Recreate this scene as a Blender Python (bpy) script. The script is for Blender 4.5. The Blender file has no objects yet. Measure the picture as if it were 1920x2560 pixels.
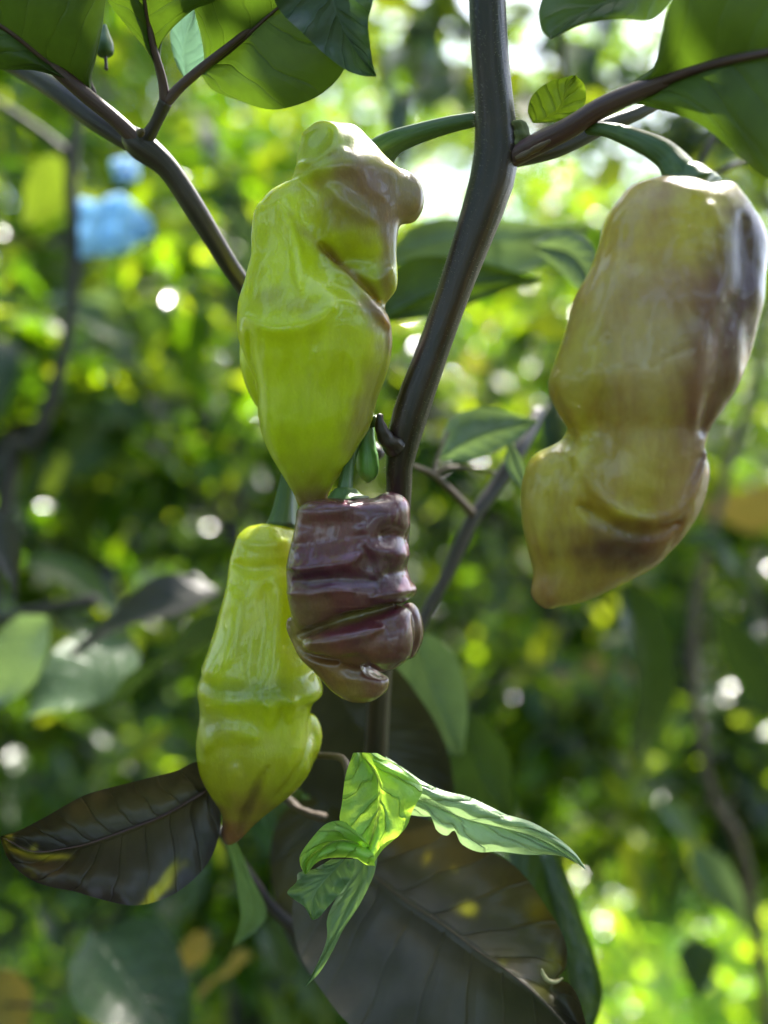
import bpy, math, random
import numpy as np
from mathutils import Vector, Matrix, noise as mnoise

random.seed(7); RNG = np.random.default_rng(7)
SC = bpy.context.scene
COL = SC.collection

# ------------------------------------------------------------------ camera, sky, sun, exposure
H = 0.90                                   # camera height (m)
FOV = math.radians(55)
K = 2 * math.tan(FOV / 2) / 2560.0         # metres per photograph pixel at 1 m
cam_d = bpy.data.cameras.new('camera')
cam_d.sensor_fit = 'VERTICAL'; cam_d.sensor_height = 36; cam_d.angle_y = FOV
cam_d.lens = 18 / math.tan(FOV / 2)
cam_d.clip_start = 0.01; cam_d.clip_end = 2000
cam_d.dof.use_dof = True
cam_d.dof.focus_distance = 0.198
cam_d.dof.aperture_fstop = 6.2
cam = bpy.data.objects.new('camera', cam_d); COL.objects.link(cam)
cam.location = (0, 0, H); cam.rotation_euler = (math.radians(90), 0, 0)
SC.camera = cam

SUN_EL, SUN_AZ = math.radians(56), math.radians(28)      # azimuth from +Y (away from camera) towards +X
world = bpy.data.worlds.new('World'); SC.world = world; world.use_nodes = True
wn = world.node_tree.nodes; wl = world.node_tree.links; wn.clear()
sky = wn.new('ShaderNodeTexSky'); sky.sky_type = 'NISHITA'; sky.sun_disc = False
sky.sun_elevation = SUN_EL; sky.sun_rotation = SUN_AZ; sky.air_density = 1.0; sky.dust_density = 3.0; sky.ozone_density = 1.0
bg = wn.new('ShaderNodeBackground'); bg.inputs['Strength'].default_value = 0.15
wo = wn.new('ShaderNodeOutputWorld')
wl.new(sky.outputs[0], bg.inputs[0]); wl.new(bg.outputs[0], wo.inputs[0])

sun_d = bpy.data.lights.new('sun', 'SUN'); sun_d.energy = 5.0; sun_d.angle = math.radians(0.53); sun_d.color = (1, .95, .86)
sun = bpy.data.objects.new('sun', sun_d); COL.objects.link(sun)
to_sun = Vector((math.sin(SUN_AZ) * math.cos(SUN_EL), math.cos(SUN_AZ) * math.cos(SUN_EL), math.sin(SUN_EL)))
sun.rotation_euler = to_sun.to_track_quat('Z', 'Y').to_euler()
sun.location = (1, 2, 4)

SC.view_settings.view_transform = 'Standard'; SC.view_settings.look = 'None'
SC.view_settings.exposure = 2.3; SC.view_settings.gamma = 1; SC.view_settings.use_curve_mapping = False
SC.render.engine = 'CYCLES'
SC.cycles.use_denoising = True
SC.cycles.max_bounces = 10; SC.cycles.transmission_bounces = 6; SC.cycles.transparent_max_bounces = 8
SC.cycles.sample_clamp_indirect = 6
SC.cycles.caustics_reflective = False; SC.cycles.caustics_refractive = False

# ------------------------------------------------------------------ coordinate helpers
def P(px, py, d):
    return Vector(((px - 960) * K * d, d, H - (py - 1280) * K * d))
def zoomer(ox, oy, s):
    def f(x, y): return (ox + x * s, oy + y * s)
    return f
Z1 = zoomer(0, 0, .5787); Z2 = zoomer(900, 0, .6148); Z3 = zoomer(540, 280, .4613); Z4 = zoomer(1260, 400, .5242)
Z5 = zoomer(460, 1160, .4429); Z6 = zoomer(0, 1840, .4581); Z7 = zoomer(660, 1840, .5063)
def ZL(z, pts, d=None):
    """points (x, y[, d]) of a zoomed crop -> (px, py, d)"""
    out = []
    for p in pts:
        x, y = z(p[0], p[1]); out.append((x, y, p[2] if len(p) > 2 else d))
    return out
def catmull(pts, n):
    """n samples evenly spaced in arc length along a smooth curve through pts (any dimension)"""
    p = np.array(pts, float)
    if len(p) == 2:
        t = np.linspace(0, 1, n)[:, None]; return p[0] * (1 - t) + p[1] * t
    q = np.vstack([2 * p[0] - p[1], p, 2 * p[-1] - p[-2]])
    seg = []
    for i in range(len(p) - 1):
        a, b, c, d = q[i], q[i + 1], q[i + 2], q[i + 3]
        t = np.linspace(0, 1, 12, endpoint=False)[:, None]
        seg.append(.5 * ((2 * b) + (c - a) * t + (2 * a - 5 * b + 4 * c - d) * t ** 2 + (-a + 3 * b - 3 * c + d) * t ** 3))
    s = np.vstack(seg + [p[-1:]])
    L = np.concatenate([[0], np.cumsum(np.linalg.norm(np.diff(s, axis=0), axis=1))])
    u = np.linspace(0, L[-1], n)
    return np.stack([np.interp(u, L, s[:, k]) for k in range(s.shape[1])], 1)

# ------------------------------------------------------------------ object helpers
def empty(name, loc, label=None, cat=None, group=None, kind=None):
    o = bpy.data.objects.new(name, None); COL.objects.link(o); o.location = loc; o.empty_display_size = .01
    props(o, label, cat, group, kind); return o
def props(o, label=None, cat=None, group=None, kind=None):
    for k, v in (('label', label), ('category', cat), ('group', group), ('kind', kind)):
        if v: o[k] = v
    return o
def wloc(o):
    v = Vector((0, 0, 0))
    while o is not None: v = v + o.location; o = o.parent
    return v
def link_mesh(name, me, mat=None, parent=None, loc=None):
    """me holds world coordinates unless loc is given; parents are never rotated"""
    o = bpy.data.objects.new(name, me); COL.objects.link(o)
    if mat is not None and not me.materials: me.materials.append(mat)
    if parent is not None:
        o.parent = parent
        if loc is None: o.location = -wloc(parent)
        else: o.location = Vector(loc) - wloc(parent)
    elif loc is not None: o.location = loc
    return o
def mesh_np(name, V, F, smooth=True, col=None, uv=None):
    V = np.asarray(V, float); F = np.asarray(F, np.int32)
    me = bpy.data.meshes.new(name)
    n, m, k = len(V), len(F), F.shape[1]
    me.vertices.add(n); me.vertices.foreach_set('co', V.ravel())
    me.loops.add(m * k); me.loops.foreach_set('vertex_index', F.ravel())
    me.polygons.add(m)
    me.polygons.foreach_set('loop_start', np.arange(0, m * k, k, dtype=np.int32))
    me.update(calc_edges=True)
    if smooth: me.polygons.foreach_set('use_smooth', np.ones(m, bool))
    if col is not None:
        a = me.color_attributes.new('Col', 'FLOAT_COLOR', 'POINT')
        c = np.ones((n, 4), np.float32); c[:, :3] = col
        a.data.foreach_set('color', c.ravel())
    if uv is not None:
        l = me.uv_layers.new(name='UVMap')
        l.data.foreach_set('uv', np.asarray(uv, np.float32)[F.ravel()].ravel())
    me.update(); return me

def tube(pts, radii, n=48, sides=14, ridge=0.0, ridges=5, close=True, bump=0.0, seed=0):
    """swept tube, returns V, F (world coordinates)"""
    p = catmull([tuple(a) + (r,) for a, r in zip(pts, radii)], n)
    c, r = p[:, :3], p[:, 3]
    T = np.gradient(c, axis=0); T /= np.linalg.norm(T, axis=1)[:, None] + 1e-12
    up = np.array([0, 1, 0.13]); N = np.cross(T[0], up); N /= np.linalg.norm(N) + 1e-12
    V, U = [], []
    th = np.linspace(0, 2 * math.pi, sides, endpoint=False)
    L = np.concatenate([[0], np.cumsum(np.linalg.norm(np.diff(c, axis=0), axis=1))])
    for i in range(n):
        N = N - T[i] * N.dot(T[i]); N /= np.linalg.norm(N) + 1e-12
        B = np.cross(T[i], N)
        rr = r[i] * (1 + ridge * np.cos(ridges * th + .6 * i / n) + bump * np.sin(i * .7 + seed + 2 * th) * np.sin(i * .23 + seed))
        V.append(c[i] + np.outer(np.cos(th) * rr, N) + np.outer(np.sin(th) * rr, B))
        U.append(np.stack([np.full(sides, L[i]), th / (2 * math.pi)], 1))
    V = np.vstack(V); U = np.vstack(U)
    i, j = np.meshgrid(np.arange(n - 1), np.arange(sides), indexing='ij'); j2 = (j + 1) % sides
    F = np.stack([i * sides + j, i * sides + j2, (i + 1) * sides + j2, (i + 1) * sides + j], -1).reshape(-1, 4)
    if close:
        a = len(V); V = np.vstack([V, c[:1] - T[:1] * r[0] * .3, c[-1:] + T[-1:] * r[-1] * .4]); U = np.vstack([U, [[0, 0]], [[L[-1], 0]]])
        j = np.arange(sides); j2 = (j + 1) % sides
        F = np.vstack([F, np.stack([j2, j, np.full(sides, a), np.full(sides, a)], 1), np.stack([(n - 1) * sides + j, (n - 1) * sides + j2, np.full(sides, a + 1), np.full(sides, a + 1)], 1)])
    return V, F, U
def tri_fix(V, F):
    """splits degenerate quads (v3 == v2) into proper faces: returns python lists"""
    return [tuple(f[:3]) if f[2] == f[3] else tuple(f) for f in F.tolist()]
def tube_obj(name, pts, radii, mat, parent=None, **kw):
    V, F, U = tube(pts, radii, **kw)
    me = bpy.data.meshes.new(name); me.from_pydata(V.tolist(), [], tri_fix(V, F))
    l = me.uv_layers.new(name='UVMap')
    vi = np.empty(len(me.loops), np.int32); me.loops.foreach_get('vertex_index', vi)
    l.data.foreach_set('uv', U[vi].astype(np.float32).ravel())
    me.polygons.foreach_set('use_smooth', np.ones(len(me.polygons), bool))
    return link_mesh(name, me, mat, parent)
def tube_px(name, pts, radii_px, mat, parent=None, **kw):
    return tube_obj(name, [P(*q) for q in pts], [r * K * q[2] for r, q in zip(radii_px, pts)], mat, parent, **kw)

# ------------------------------------------------------------------ material helpers
def new_mat(name):
    m = bpy.data.materials.new(name); m.use_nodes = True; m.node_tree.nodes.clear(); return m, m.node_tree.nodes, m.node_tree.links
def math_n(n, l, op, a, b=None, c=None):
    x = n.new('ShaderNodeMath'); x.operation = op
    for i, v in enumerate((a, b, c)):
        if v is None: continue
        if isinstance(v, (int, float)): x.inputs[i].default_value = v
        else: l.new(v, x.inputs[i])
    return x.outputs[0]
def mixc(n, l, fac, a, b, mode='MIX'):
    x = n.new('ShaderNodeMix'); x.data_type = 'RGBA'; x.blend_type = mode
    for i, v in ((0, fac), (6, a), (7, b)):
        if isinstance(v, (int, float)): x.inputs[i].default_value = v
        elif isinstance(v, tuple): x.inputs[i].default_value = (*v, 1)
        else: l.new(v, x.inputs[i])
    return x.outputs[2]
def noise_n(n, l, scale, detail=3, rough=.55, coord='Object', vec=None, stretch=None):
    t = n.new('ShaderNodeTexNoise'); t.inputs['Scale'].default_value = scale
    t.inputs['Detail'].default_value = detail; t.inputs['Roughness'].default_value = rough
    src = vec
    if src is None:
        tc = n.new('ShaderNodeTexCoord'); src = tc.outputs[coord]
    if stretch:
        mp = n.new('ShaderNodeMapping'); mp.inputs['Scale'].default_value = stretch; l.new(src, mp.inputs[0]); src = mp.outputs[0]
    l.new(src, t.inputs['Vector']); return t.outputs['Fac']
def ramp(n, l, fac, lo, hi):
    r = n.new('ShaderNodeMapRange'); r.inputs[1].default_value = lo; r.inputs[2].default_value = hi
    l.new(fac, r.inputs[0]); return r.outputs[0]

def leaf_mat(name, base, trans, gloss=.38, tfac=.5, veins=8, irr=.7, rough_h=.35, vein_col=None, bump=.35, vcol=False, spec=.5, under=None):
    """thin leaf: principled surface plus light passed through; veins and quilting follow the leaf's own UV"""
    m, n, l = new_mat(name)
    uvn = n.new('ShaderNodeUVMap'); sep = n.new('ShaderNodeSeparateXYZ'); l.new(uvn.outputs[0], sep.inputs[0])
    u, v = sep.outputs[0], sep.outputs[1]
    side = math_n(n, l, 'ABSOLUTE', math_n(n, l, 'SUBTRACT', math_n(n, l, 'MULTIPLY', v, 2.0), 1.0))
    nz = noise_n(n, l, 3, 2, .4, vec=uvn.outputs[0])
    t = math_n(n, l, 'ADD', math_n(n, l, 'MULTIPLY', u, float(veins)), math_n(n, l, 'MULTIPLY', math_n(n, l, 'POWER', side, .8), -1.6))
    t = math_n(n, l, 'ADD', t, math_n(n, l, 'MULTIPLY', nz, irr))
    sgn = math_n(n, l, 'MULTIPLY', math_n(n, l, 'GREATER_THAN', v, .5), .43)
    t = math_n(n, l, 'ADD', t, sgn)
    fr = math_n(n, l, 'ABSOLUTE', math_n(n, l, 'SUBTRACT', math_n(n, l, 'FRACT', t), .5))
    vein = ramp(n, l, fr, .055, .0)
    mid = ramp(n, l, side, .05, .015)
    vm = math_n(n, l, 'MAXIMUM', math_n(n, l, 'MULTIPLY', vein, .7), mid)
    n2 = noise_n(n, l, 240, 4, .6)
    n3 = noise_n(n, l, 38, 5, .62)
    if vcol:
        at = n.new('ShaderNodeAttribute'); at.attribute_name = 'Col'; b = at.outputs['Color']
        tb = mixc(n, l, 1.0, b, trans, 'MULTIPLY')
    else:
        b = mixc(n, l, 0.0, base, base); tb = mixc(n, l, 0.0, trans, trans)
    dark = math_n(n, l, 'MULTIPLY_ADD', n3, 1.9, .05)
    dk = n.new('ShaderNodeCombineXYZ')
    for i in range(3): l.new(dark, dk.inputs[i])
    b = mixc(n, l, 1.0, b, dk.outputs[0], 'MULTIPLY'); tb = mixc(n, l, 1.0, tb, dk.outputs[0], 'MULTIPLY')
    vc = vein_col or tuple(min(1, c * 1.7 + .01) for c in base)
    b = mixc(n, l, math_n(n, l, 'MULTIPLY', vm, .30), b, vc)
    tb = mixc(n, l, math_n(n, l, 'MULTIPLY', math_n(n, l, 'MULTIPLY', vm, ramp(n, l, n3, .3, .7)), .2), tb, tuple(c * .45 for c in trans))
    if under is not None:
        g = n.new('ShaderNodeNewGeometry'); b = mixc(n, l, math_n(n, l, 'MULTIPLY', g.outputs['Backfacing'], .8), b, under)
    quilt = math_n(n, l, 'MULTIPLY', math_n(n, l, 'MINIMUM', fr, .25), 3.0)
    hgt = math_n(n, l, 'ADD', math_n(n, l, 'SUBTRACT', quilt, vm), math_n(n, l, 'ADD', math_n(n, l, 'MULTIPLY', n3, 1.2), math_n(n, l, 'MULTIPLY', n2, rough_h)))
    bp = n.new('ShaderNodeBump'); bp.inputs['Strength'].default_value = bump; bp.inputs['Distance'].default_value = .0005; l.new(hgt, bp.inputs['Height'])
    pr = n.new('ShaderNodeBsdfPrincipled'); pr.inputs['Roughness'].default_value = gloss; pr.inputs['Specular IOR Level'].default_value = spec
    l.new(b, pr.inputs['Base Color']); l.new(bp.outputs[0], pr.inputs['Normal'])
    tr = n.new('ShaderNodeBsdfTranslucent'); l.new(tb, tr.inputs[0]); l.new(bp.outputs[0], tr.inputs[1])
    mx = n.new('ShaderNodeMixShader'); mx.inputs[0].default_value = tfac
    l.new(pr.outputs[0], mx.inputs[1]); l.new(tr.outputs[0], mx.inputs[2])
    out = n.new('ShaderNodeOutputMaterial'); l.new(mx.outputs[0], out.inputs[0]); return m

def simple_leaf(name, base, trans, gloss=.35, tfac=.5, vcol=False):
    m, n, l = new_mat(name)
    pr = n.new('ShaderNodeBsdfPrincipled'); pr.inputs['Roughness'].default_value = gloss; pr.inputs['Base Color'].default_value = (*base, 1)
    tr = n.new('ShaderNodeBsdfTranslucent'); tr.inputs[0].default_value = (*trans, 1)
    if vcol:
        at = n.new('ShaderNodeAttribute'); at.attribute_name = 'Col'
        l.new(mixc(n, l, 1.0, at.outputs['Color'], base, 'MULTIPLY'), pr.inputs['Base Color'])
        l.new(mixc(n, l, 1.0, at.outputs['Color'], trans, 'MULTIPLY'), tr.inputs[0])
    mx = n.new('ShaderNodeMixShader'); mx.inputs[0].default_value = tfac
    l.new(pr.outputs[0], mx.inputs[1]); l.new(tr.outputs[0], mx.inputs[2])
    out = n.new('ShaderNodeOutputMaterial'); l.new(mx.outputs[0], out.inputs[0]); return m

def stem_mat(name, c1, c2, rough=.45, streak=True, bump=.4):
    m, n, l = new_mat(name)
    uvn = n.new('ShaderNodeUVMap')
    s = noise_n(n, l, 1.0, 4, .6, vec=uvn.outputs[0], stretch=(45, 9, 1))
    s2 = noise_n(n, l, 130, 4, .6)
    f = ramp(n, l, s, .38, .66)
    c = mixc(n, l, f, c1, c2)
    c = mixc(n, l, math_n(n, l, 'MULTIPLY', ramp(n, l, s2, .55, .75), .35), c, tuple(x * 1.6 for x in c2))
    pr = n.new('ShaderNodeBsdfPrincipled'); pr.inputs['Roughness'].default_value = rough; l.new(c, pr.inputs['Base Color'])
    h = math_n(n, l, 'ADD', s, math_n(n, l, 'MULTIPLY', s2, .5))
    bp = n.new('ShaderNodeBump'); bp.inputs['Strength'].default_value = bump; bp.inputs['Distance'].default_value = .0008; l.new(h, bp.inputs['Height'])
    l.new(bp.outputs[0], pr.inputs['Normal'])
    out = n.new('ShaderNodeOutputMaterial'); l.new(pr.outputs[0], out.inputs[0]); return m

def pepper_mat(name, rough=.27, sss=.55, scale=.006, mott=.35, bmp=.5, blush=None, wall=.24, fleck=.18, ior=.5, tint=(1.75, 1.66, .45)):
    m, n, l = new_mat(name)
    at = n.new('ShaderNodeAttribute'); at.attribute_name = 'Col'
    fine = noise_n(n, l, 2200, 5, .75, stretch=(1, 1, .55))
    mid = noise_n(n, l, 210, 4, .65, stretch=(1, 1, .35))
    low = noise_n(n, l, 55, 3, .5)
    fac = math_n(n, l, 'ADD', math_n(n, l, 'MULTIPLY', fine, mott * 1.2), math_n(n, l, 'MULTIPLY', mid, mott))
    fac = math_n(n, l, 'ADD', fac, 1.0 - mott * 1.1)
    cx = n.new('ShaderNodeCombineXYZ')
    for i in range(3): l.new(fac, cx.inputs[i])
    c = mixc(n, l, 1.0, at.outputs['Color'], cx.outputs[0], 'MULTIPLY')
    if blush:
        bl = noise_n(n, l, 95, 5, .7, stretch=(1, 1, .22))
        c = mixc(n, l, math_n(n, l, 'MULTIPLY', ramp(n, l, bl, .46, .62), .55), c, mixc(n, l, 1.0, c, blush, 'MULTIPLY'))
    # faint pale corky flecks of the skin
    fl = ramp(n, l, fine, .60, .74)
    c = mixc(n, l, math_n(n, l, 'MULTIPLY', fl, fleck), c, (.55, .42, .14))
    pr = n.new('ShaderNodeBsdfPrincipled'); l.new(c, pr.inputs['Base Color'])
    l.new(math_n(n, l, 'MULTIPLY_ADD', low, .2, rough - .1), pr.inputs['Roughness'])
    pr.inputs['Subsurface Weight'].default_value = sss
    pr.inputs['Subsurface Radius'].default_value = (1.0, .8, .25); pr.inputs['Subsurface Scale'].default_value = scale
    pr.inputs['Specular IOR Level'].default_value = ior
    pr.inputs['Coat Weight'].default_value = .6; pr.inputs['Coat Roughness'].default_value = .07
    h = math_n(n, l, 'ADD', math_n(n, l, 'MULTIPLY', fine, .16), math_n(n, l, 'MULTIPLY', mid, .5))
    h = math_n(n, l, 'ADD', h, math_n(n, l, 'MULTIPLY', low, 1.2))
    bp = n.new('ShaderNodeBump'); bp.inputs['Strength'].default_value = bmp; bp.inputs['Distance'].default_value = .0013; l.new(h, bp.inputs['Height'])
    l.new(bp.outputs[0], pr.inputs['Normal'])
    # the pod is hollow with thin walls: daylight behind it shines through them
    tr = n.new('ShaderNodeBsdfTranslucent'); l.new(mixc(n, l, 1.0, c, tint, 'MULTIPLY'), tr.inputs[0])
    mx = n.new('ShaderNodeMixShader'); mx.inputs[0].default_value = wall; l.new(pr.outputs[0], mx.inputs[1]); l.new(tr.outputs[0], mx.inputs[2])
    out = n.new('ShaderNodeOutputMaterial'); l.new(mx.outputs[0], out.inputs[0]); return m

M_STEM = stem_mat('purple_brown_stem_skin', (.009, .005, .006), (.032, .017, .014), .38)
M_BRANCH = stem_mat('dark_branch_skin', (.014, .010, .012), (.040, .025, .027), .42)
M_PETIOLE = stem_mat('purple_petiole_skin', (.045, .018, .028), (.09, .045, .045), .5)
M_GSTALK = stem_mat('green_stalk_skin', (.030, .075, .022), (.075, .13, .035), .42)
M_TWIG = stem_mat('brown_twig_skin', (.05, .032, .022), (.13, .085, .05), .6)
M_FARSTEM = stem_mat('far_stem_skin', (.015, .013, .013), (.035, .028, .026), .7)

# ------------------------------------------------------------------ ground
def ground():
    n = 60
    r = np.concatenate([[0], np.geomspace(.5, 400, n - 1)]); a = np.linspace(0, 2 * math.pi, 64, endpoint=False)
    V = [(0, 0, 0)]
    for k in range(1, n):
        for t in a:
            x, y = r[k] * math.cos(t), r[k] * math.sin(t)
            z = .02 * mnoise.noise(Vector((x * 1.5, y * 1.5, 0))) if r[k] < 12 else 0
            V.append((x, y, z))
    F = [(0, 1 + j, 1 + (j + 1) % 64) for j in range(64)]
    for k in range(1, n - 1):
        for j in range(64):
            j2 = (j + 1) % 64; b = 1 + (k - 1) * 64
            F.append((b + j, b + 64 + j, b + 64 + j2, b + j2))
    me = bpy.data.meshes.new('ground'); me.from_pydata(V, [], F)
    m, nn, l = new_mat('ground_soil_and_turf')
    a1 = noise_n(nn, l, 2.5, 6, .6); a2 = noise_n(nn, l, 40, 4, .6)
    c = mixc(nn, l, ramp(nn, l, a1, .4, .6), (.035, .028, .018), (.045, .075, .018))
    c = mixc(nn, l, math_n(nn, l, 'MULTIPLY', a2, .5), c, (.06, .07, .03))
    pr = nn.new('ShaderNodeBsdfPrincipled'); pr.inputs['Roughness'].default_value = .9; l.new(c, pr.inputs['Base Color'])
    out = nn.new('ShaderNodeOutputMaterial'); l.new(pr.outputs[0], out.inputs[0])
    o = link_mesh('ground', me, m); props(o, kind='structure')
ground()

# ------------------------------------------------------------------ implicit surfaces for the pods (unit: photograph pixels)
class Field:
    def __init__(s, x0, x1, z0, z1, ymax, h):
        s.gain = 1.35; s.h = h; s.x = np.arange(x0, x1, h); s.y = np.arange(-ymax, ymax, h); s.z = np.arange(z0, z1, h)
        s.X, s.Y, s.Z = np.meshgrid(s.x, s.y, s.z, indexing='ij'); s.F = None
    def _norm(s, f):
        g = np.gradient(f, s.h); m = np.sqrt(g[0] ** 2 + g[1] ** 2 + g[2] ** 2)
        return f / np.clip(m, .6, 3.0)
    def _join(s, f, k):
        if s.F is None: s.F = f; return
        a, b = s.F, f; hh = np.clip(.5 + .5 * (b - a) / k, 0, 1)
        s.F = b * (1 - hh) + a * hh - k * hh * (1 - hh)
    def loft(s, rows, k=10, yc=0, depth=.85, p=2.15):
        """rows (z, xl, xr[, depth ratio[, y centre]])"""
        rows = sorted(rows); z = np.array([r[0] for r in rows]); xl = np.array([r[1] for r in rows]); xr = np.array([r[2] for r in rows])
        dr = np.array([r[3] if len(r) > 3 else depth for r in rows]); ycs = np.array([r[4] if len(r) > 4 else yc for r in rows])
        zz = s.z; t = np.linspace(0, len(z) - 1, len(z) * 12)
        def sm(a):
            c = catmull_plain(a, t); return c
        zt = sm(z)
        def at(a): return np.interp(zz, zt, sm(a))
        xc = (at(xl) + at(xr)) / 2; a = np.maximum((at(xr) - at(xl)) / 2, 2.0); b = np.maximum(a * at(dr), 2.0); yy = at(ycs)
        rho = (np.abs((s.X - xc) / a) ** p + np.abs((s.Y - yy) / b) ** p) ** (1 / p)
        f = (rho - 1) * np.minimum(a, b)
        dz = np.maximum(np.maximum(z[0] - s.Z, s.Z - z[-1]), 0)
        f = np.where(dz > 0, np.sqrt(np.maximum(f, 0) ** 2 + dz ** 2), f)
        s._join(s._norm(f), k)
    def ball(s, c, r, k=12, rot=0):
        ca, sa = math.cos(rot), math.sin(rot); dx, dz = s.X - c[0], s.Z - c[2]
        u = dx * ca + dz * sa; w = -dx * sa + dz * ca
        rho = np.sqrt((u / r[0]) ** 2 + ((s.Y - c[1]) / r[1]) ** 2 + (w / r[2]) ** 2)
        s._join(s._norm((rho - 1) * min(r)), k)
    def stroke(s, pts, width, amp, front=True):
        """a groove (amp > 0) or a ridge (amp < 0) along a polyline on the side facing the viewer"""
        pts = catmull(pts, max(6, 5 * len(pts)))
        X, Z = s.X[:, 0, :], s.Z[:, 0, :]; best = np.full(X.shape, 1e9)
        n = len(pts)
        for i in range(n - 1):
            a, b = pts[i], pts[i + 1]; ab = b - a; L = ab.dot(ab) + 1e-9
            t = np.clip(((X - a[0]) * ab[0] + (Z - a[1]) * ab[1]) / L, 0, 1)
            dd = (X - a[0] - t * ab[0]) ** 2 + (Z - a[1] - t * ab[1]) ** 2
            # fade towards both ends of the stroke
            e = (i + t) / (n - 1); fade = 1 / np.clip(np.minimum(e, 1 - e) * 5, .15, 1)
            best = np.minimum(best, dd * fade)
        g = s.gain * amp * np.exp(-best / (width * width))
        s._add(g, front)
    def dab(s, c, r, amp, front=True):
        X, Z = s.X[:, 0, :], s.Z[:, 0, :]
        g = amp * np.exp(-(((X - c[0]) / r[0]) ** 2 + ((Z - c[1]) / r[1]) ** 2)); s._add(g, front)
    def _add(s, g, front):
        if front:
            w = 1 / (1 + np.exp(np.clip(s.Y[:, :, :] / 14, -40, 40))); s.F = s.F + g[:, None, :] * w
        else: s.F = s.F + g[:, None, :]
    def mesh(s):
        f = s.F; h = s.h; ins = f < 0
        nx, ny, nz = f.shape
        cs = np.zeros((nx - 1, ny - 1, nz - 1), np.int8)
        offs = [(a, b, c) for a in (0, 1) for b in (0, 1) for c in (0, 1)]
        for a, b, c in offs: cs += ins[a:nx - 1 + a, b:ny - 1 + b, c:nz - 1 + c]
        act = (cs > 0) & (cs < 8); I = np.argwhere(act); idx = -np.ones(act.shape, np.int64); idx[act] = np.arange(len(I))
        acc = np.zeros((len(I), 3)); cnt = np.zeros(len(I))
        for a in offs:
            for ax in range(3):
                if a[ax]: continue
                b = list(a); b[ax] = 1
                fa = f[I[:, 0] + a[0], I[:, 1] + a[1], I[:, 2] + a[2]]; fb = f[I[:, 0] + b[0], I[:, 1] + b[1], I[:, 2] + b[2]]
                cr = (fa < 0) != (fb < 0); t = np.where(cr, fa / np.where(cr, fa - fb, 1), 0)
                p = I + np.array(a, float); p[:, ax] += t
                acc += p * cr[:, None]; cnt += cr
        V = acc / cnt[:, None]
        Fs = []
        for ax in range(3):
            o1, o2 = [(1, 2), (2, 0), (0, 1)][ax]
            sl = [slice(1, n - 1) for n in f.shape]; sl[ax] = slice(0, f.shape[ax] - 1)
            sl2 = list(sl); sl2[ax] = slice(1, f.shape[ax])
            A = ins[tuple(sl)]; B = ins[tuple(sl2)]; E = np.argwhere(A != B); fl = A[A != B]
            E = E + np.array([0 if i == ax else 1 for i in range(3)])
            d1 = np.zeros(3, int); d1[o1] = 1; d2 = np.zeros(3, int); d2[o2] = 1
            g = lambda q: idx[q[:, 0], q[:, 1], q[:, 2]]
            q = np.stack([g(E - d1 - d2), g(E - d2), g(E), g(E - d1)], 1)
            q[~fl] = q[~fl][:, ::-1]; Fs.append(q)
        F = np.vstack(Fs); F = F[(F >= 0).all(1)]
        # smooth a little
        for _ in range(3):
            s2 = np.zeros_like(V); c2 = np.zeros(len(V))
            for a, b in ((0, 1), (1, 2), (2, 3), (3, 0)):
                np.add.at(s2, F[:, a], V[F[:, b]]); np.add.at(s2, F[:, b], V[F[:, a]])
                np.add.at(c2, F[:, a], 1); np.add.at(c2, F[:, b], 1)
            V = V * .5 + .5 * s2 / c2[:, None]
        return np.stack([s.x[0] + V[:, 0] * h, s.y[0] + V[:, 1] * h, s.z[0] + V[:, 2] * h], 1), F
def catmull_plain(a, t):
    a = np.asarray(a, float); q = np.concatenate([[2 * a[0] - a[1]], a, [2 * a[-1] - a[-2]]])
    i = np.clip(t.astype(int), 0, len(a) - 2); f = t - i
    b0, b1, b2, b3 = q[i], q[i + 1], q[i + 2], q[i + 3]
    return .5 * (2 * b1 + (b2 - b0) * f + (2 * b0 - 5 * b1 + 4 * b2 - b3) * f ** 2 + (-b0 + 3 * b1 - 3 * b2 + b3) * f ** 3)

def paint(V, base, dabs):
    """skin pigment per vertex: V (x, y, z) in pixels, dabs (x, z, rx, rz, colour, alpha[, rot])"""
    c = np.tile(np.array(base, float), (len(V), 1))
    for d in dabs:
        x, z, rx, rz, cc, al = d[:6]; rot = d[6] if len(d) > 6 else 0
        ca, sa = math.cos(rot), math.sin(rot); dx, dz = V[:, 0] - x, V[:, 2] - z
        u = (dx * ca + dz * sa) / rx; w = (-dx * sa + dz * ca) / rz
        wob = 1 + .35 * np.sin(V[:, 0] * .061 + V[:, 2] * .037 + x) * np.sin(V[:, 2] * .083 - V[:, 0] * .045 + z)
        k = (al * np.exp(-((u * u + w * w) * wob) ** 1.3))[:, None]
        c = c * (1 - k) + np.array(cc, float) * k
    return c
def pod_mesh(name, fld, d0, yoff, base, dabs, amp=1.6, pucker=0.0):
    V, F = fld.mesh()
    col = paint(V, base, dabs)
    s = K * d0
    W = np.stack([(V[:, 0] - 960) * s, d0 + yoff + V[:, 1] * s, H - (V[:, 2] - 1280) * s], 1)
    # small organic irregularity
    fn = np.cross(W[F[:, 1]] - W[F[:, 0]], W[F[:, 2]] - W[F[:, 0]])
    N = np.zeros_like(W)
    for k in range(4): np.add.at(N, F[:, k], fn)
    N /= np.linalg.norm(N, axis=1)[:, None] + 1e-15
    nz = np.array([mnoise.noise(Vector((p[0] * 110, p[1] * 110, p[2] * 90))) + .5 * mnoise.noise(Vector((p[0] * 260, p[1] * 260, p[2] * 180))) for p in W.tolist()])
    if pucker:
        rg = np.array([1 - 2.6 * abs(mnoise.noise(Vector((p[0] * 185 + 5, p[1] * 185, p[2] * 105)))) for p in W.tolist()])
        nz = nz + pucker / amp * rg
    W = W + N * (nz * amp * s)[:, None]
    return mesh_np(name, W, F, True, col)

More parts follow.
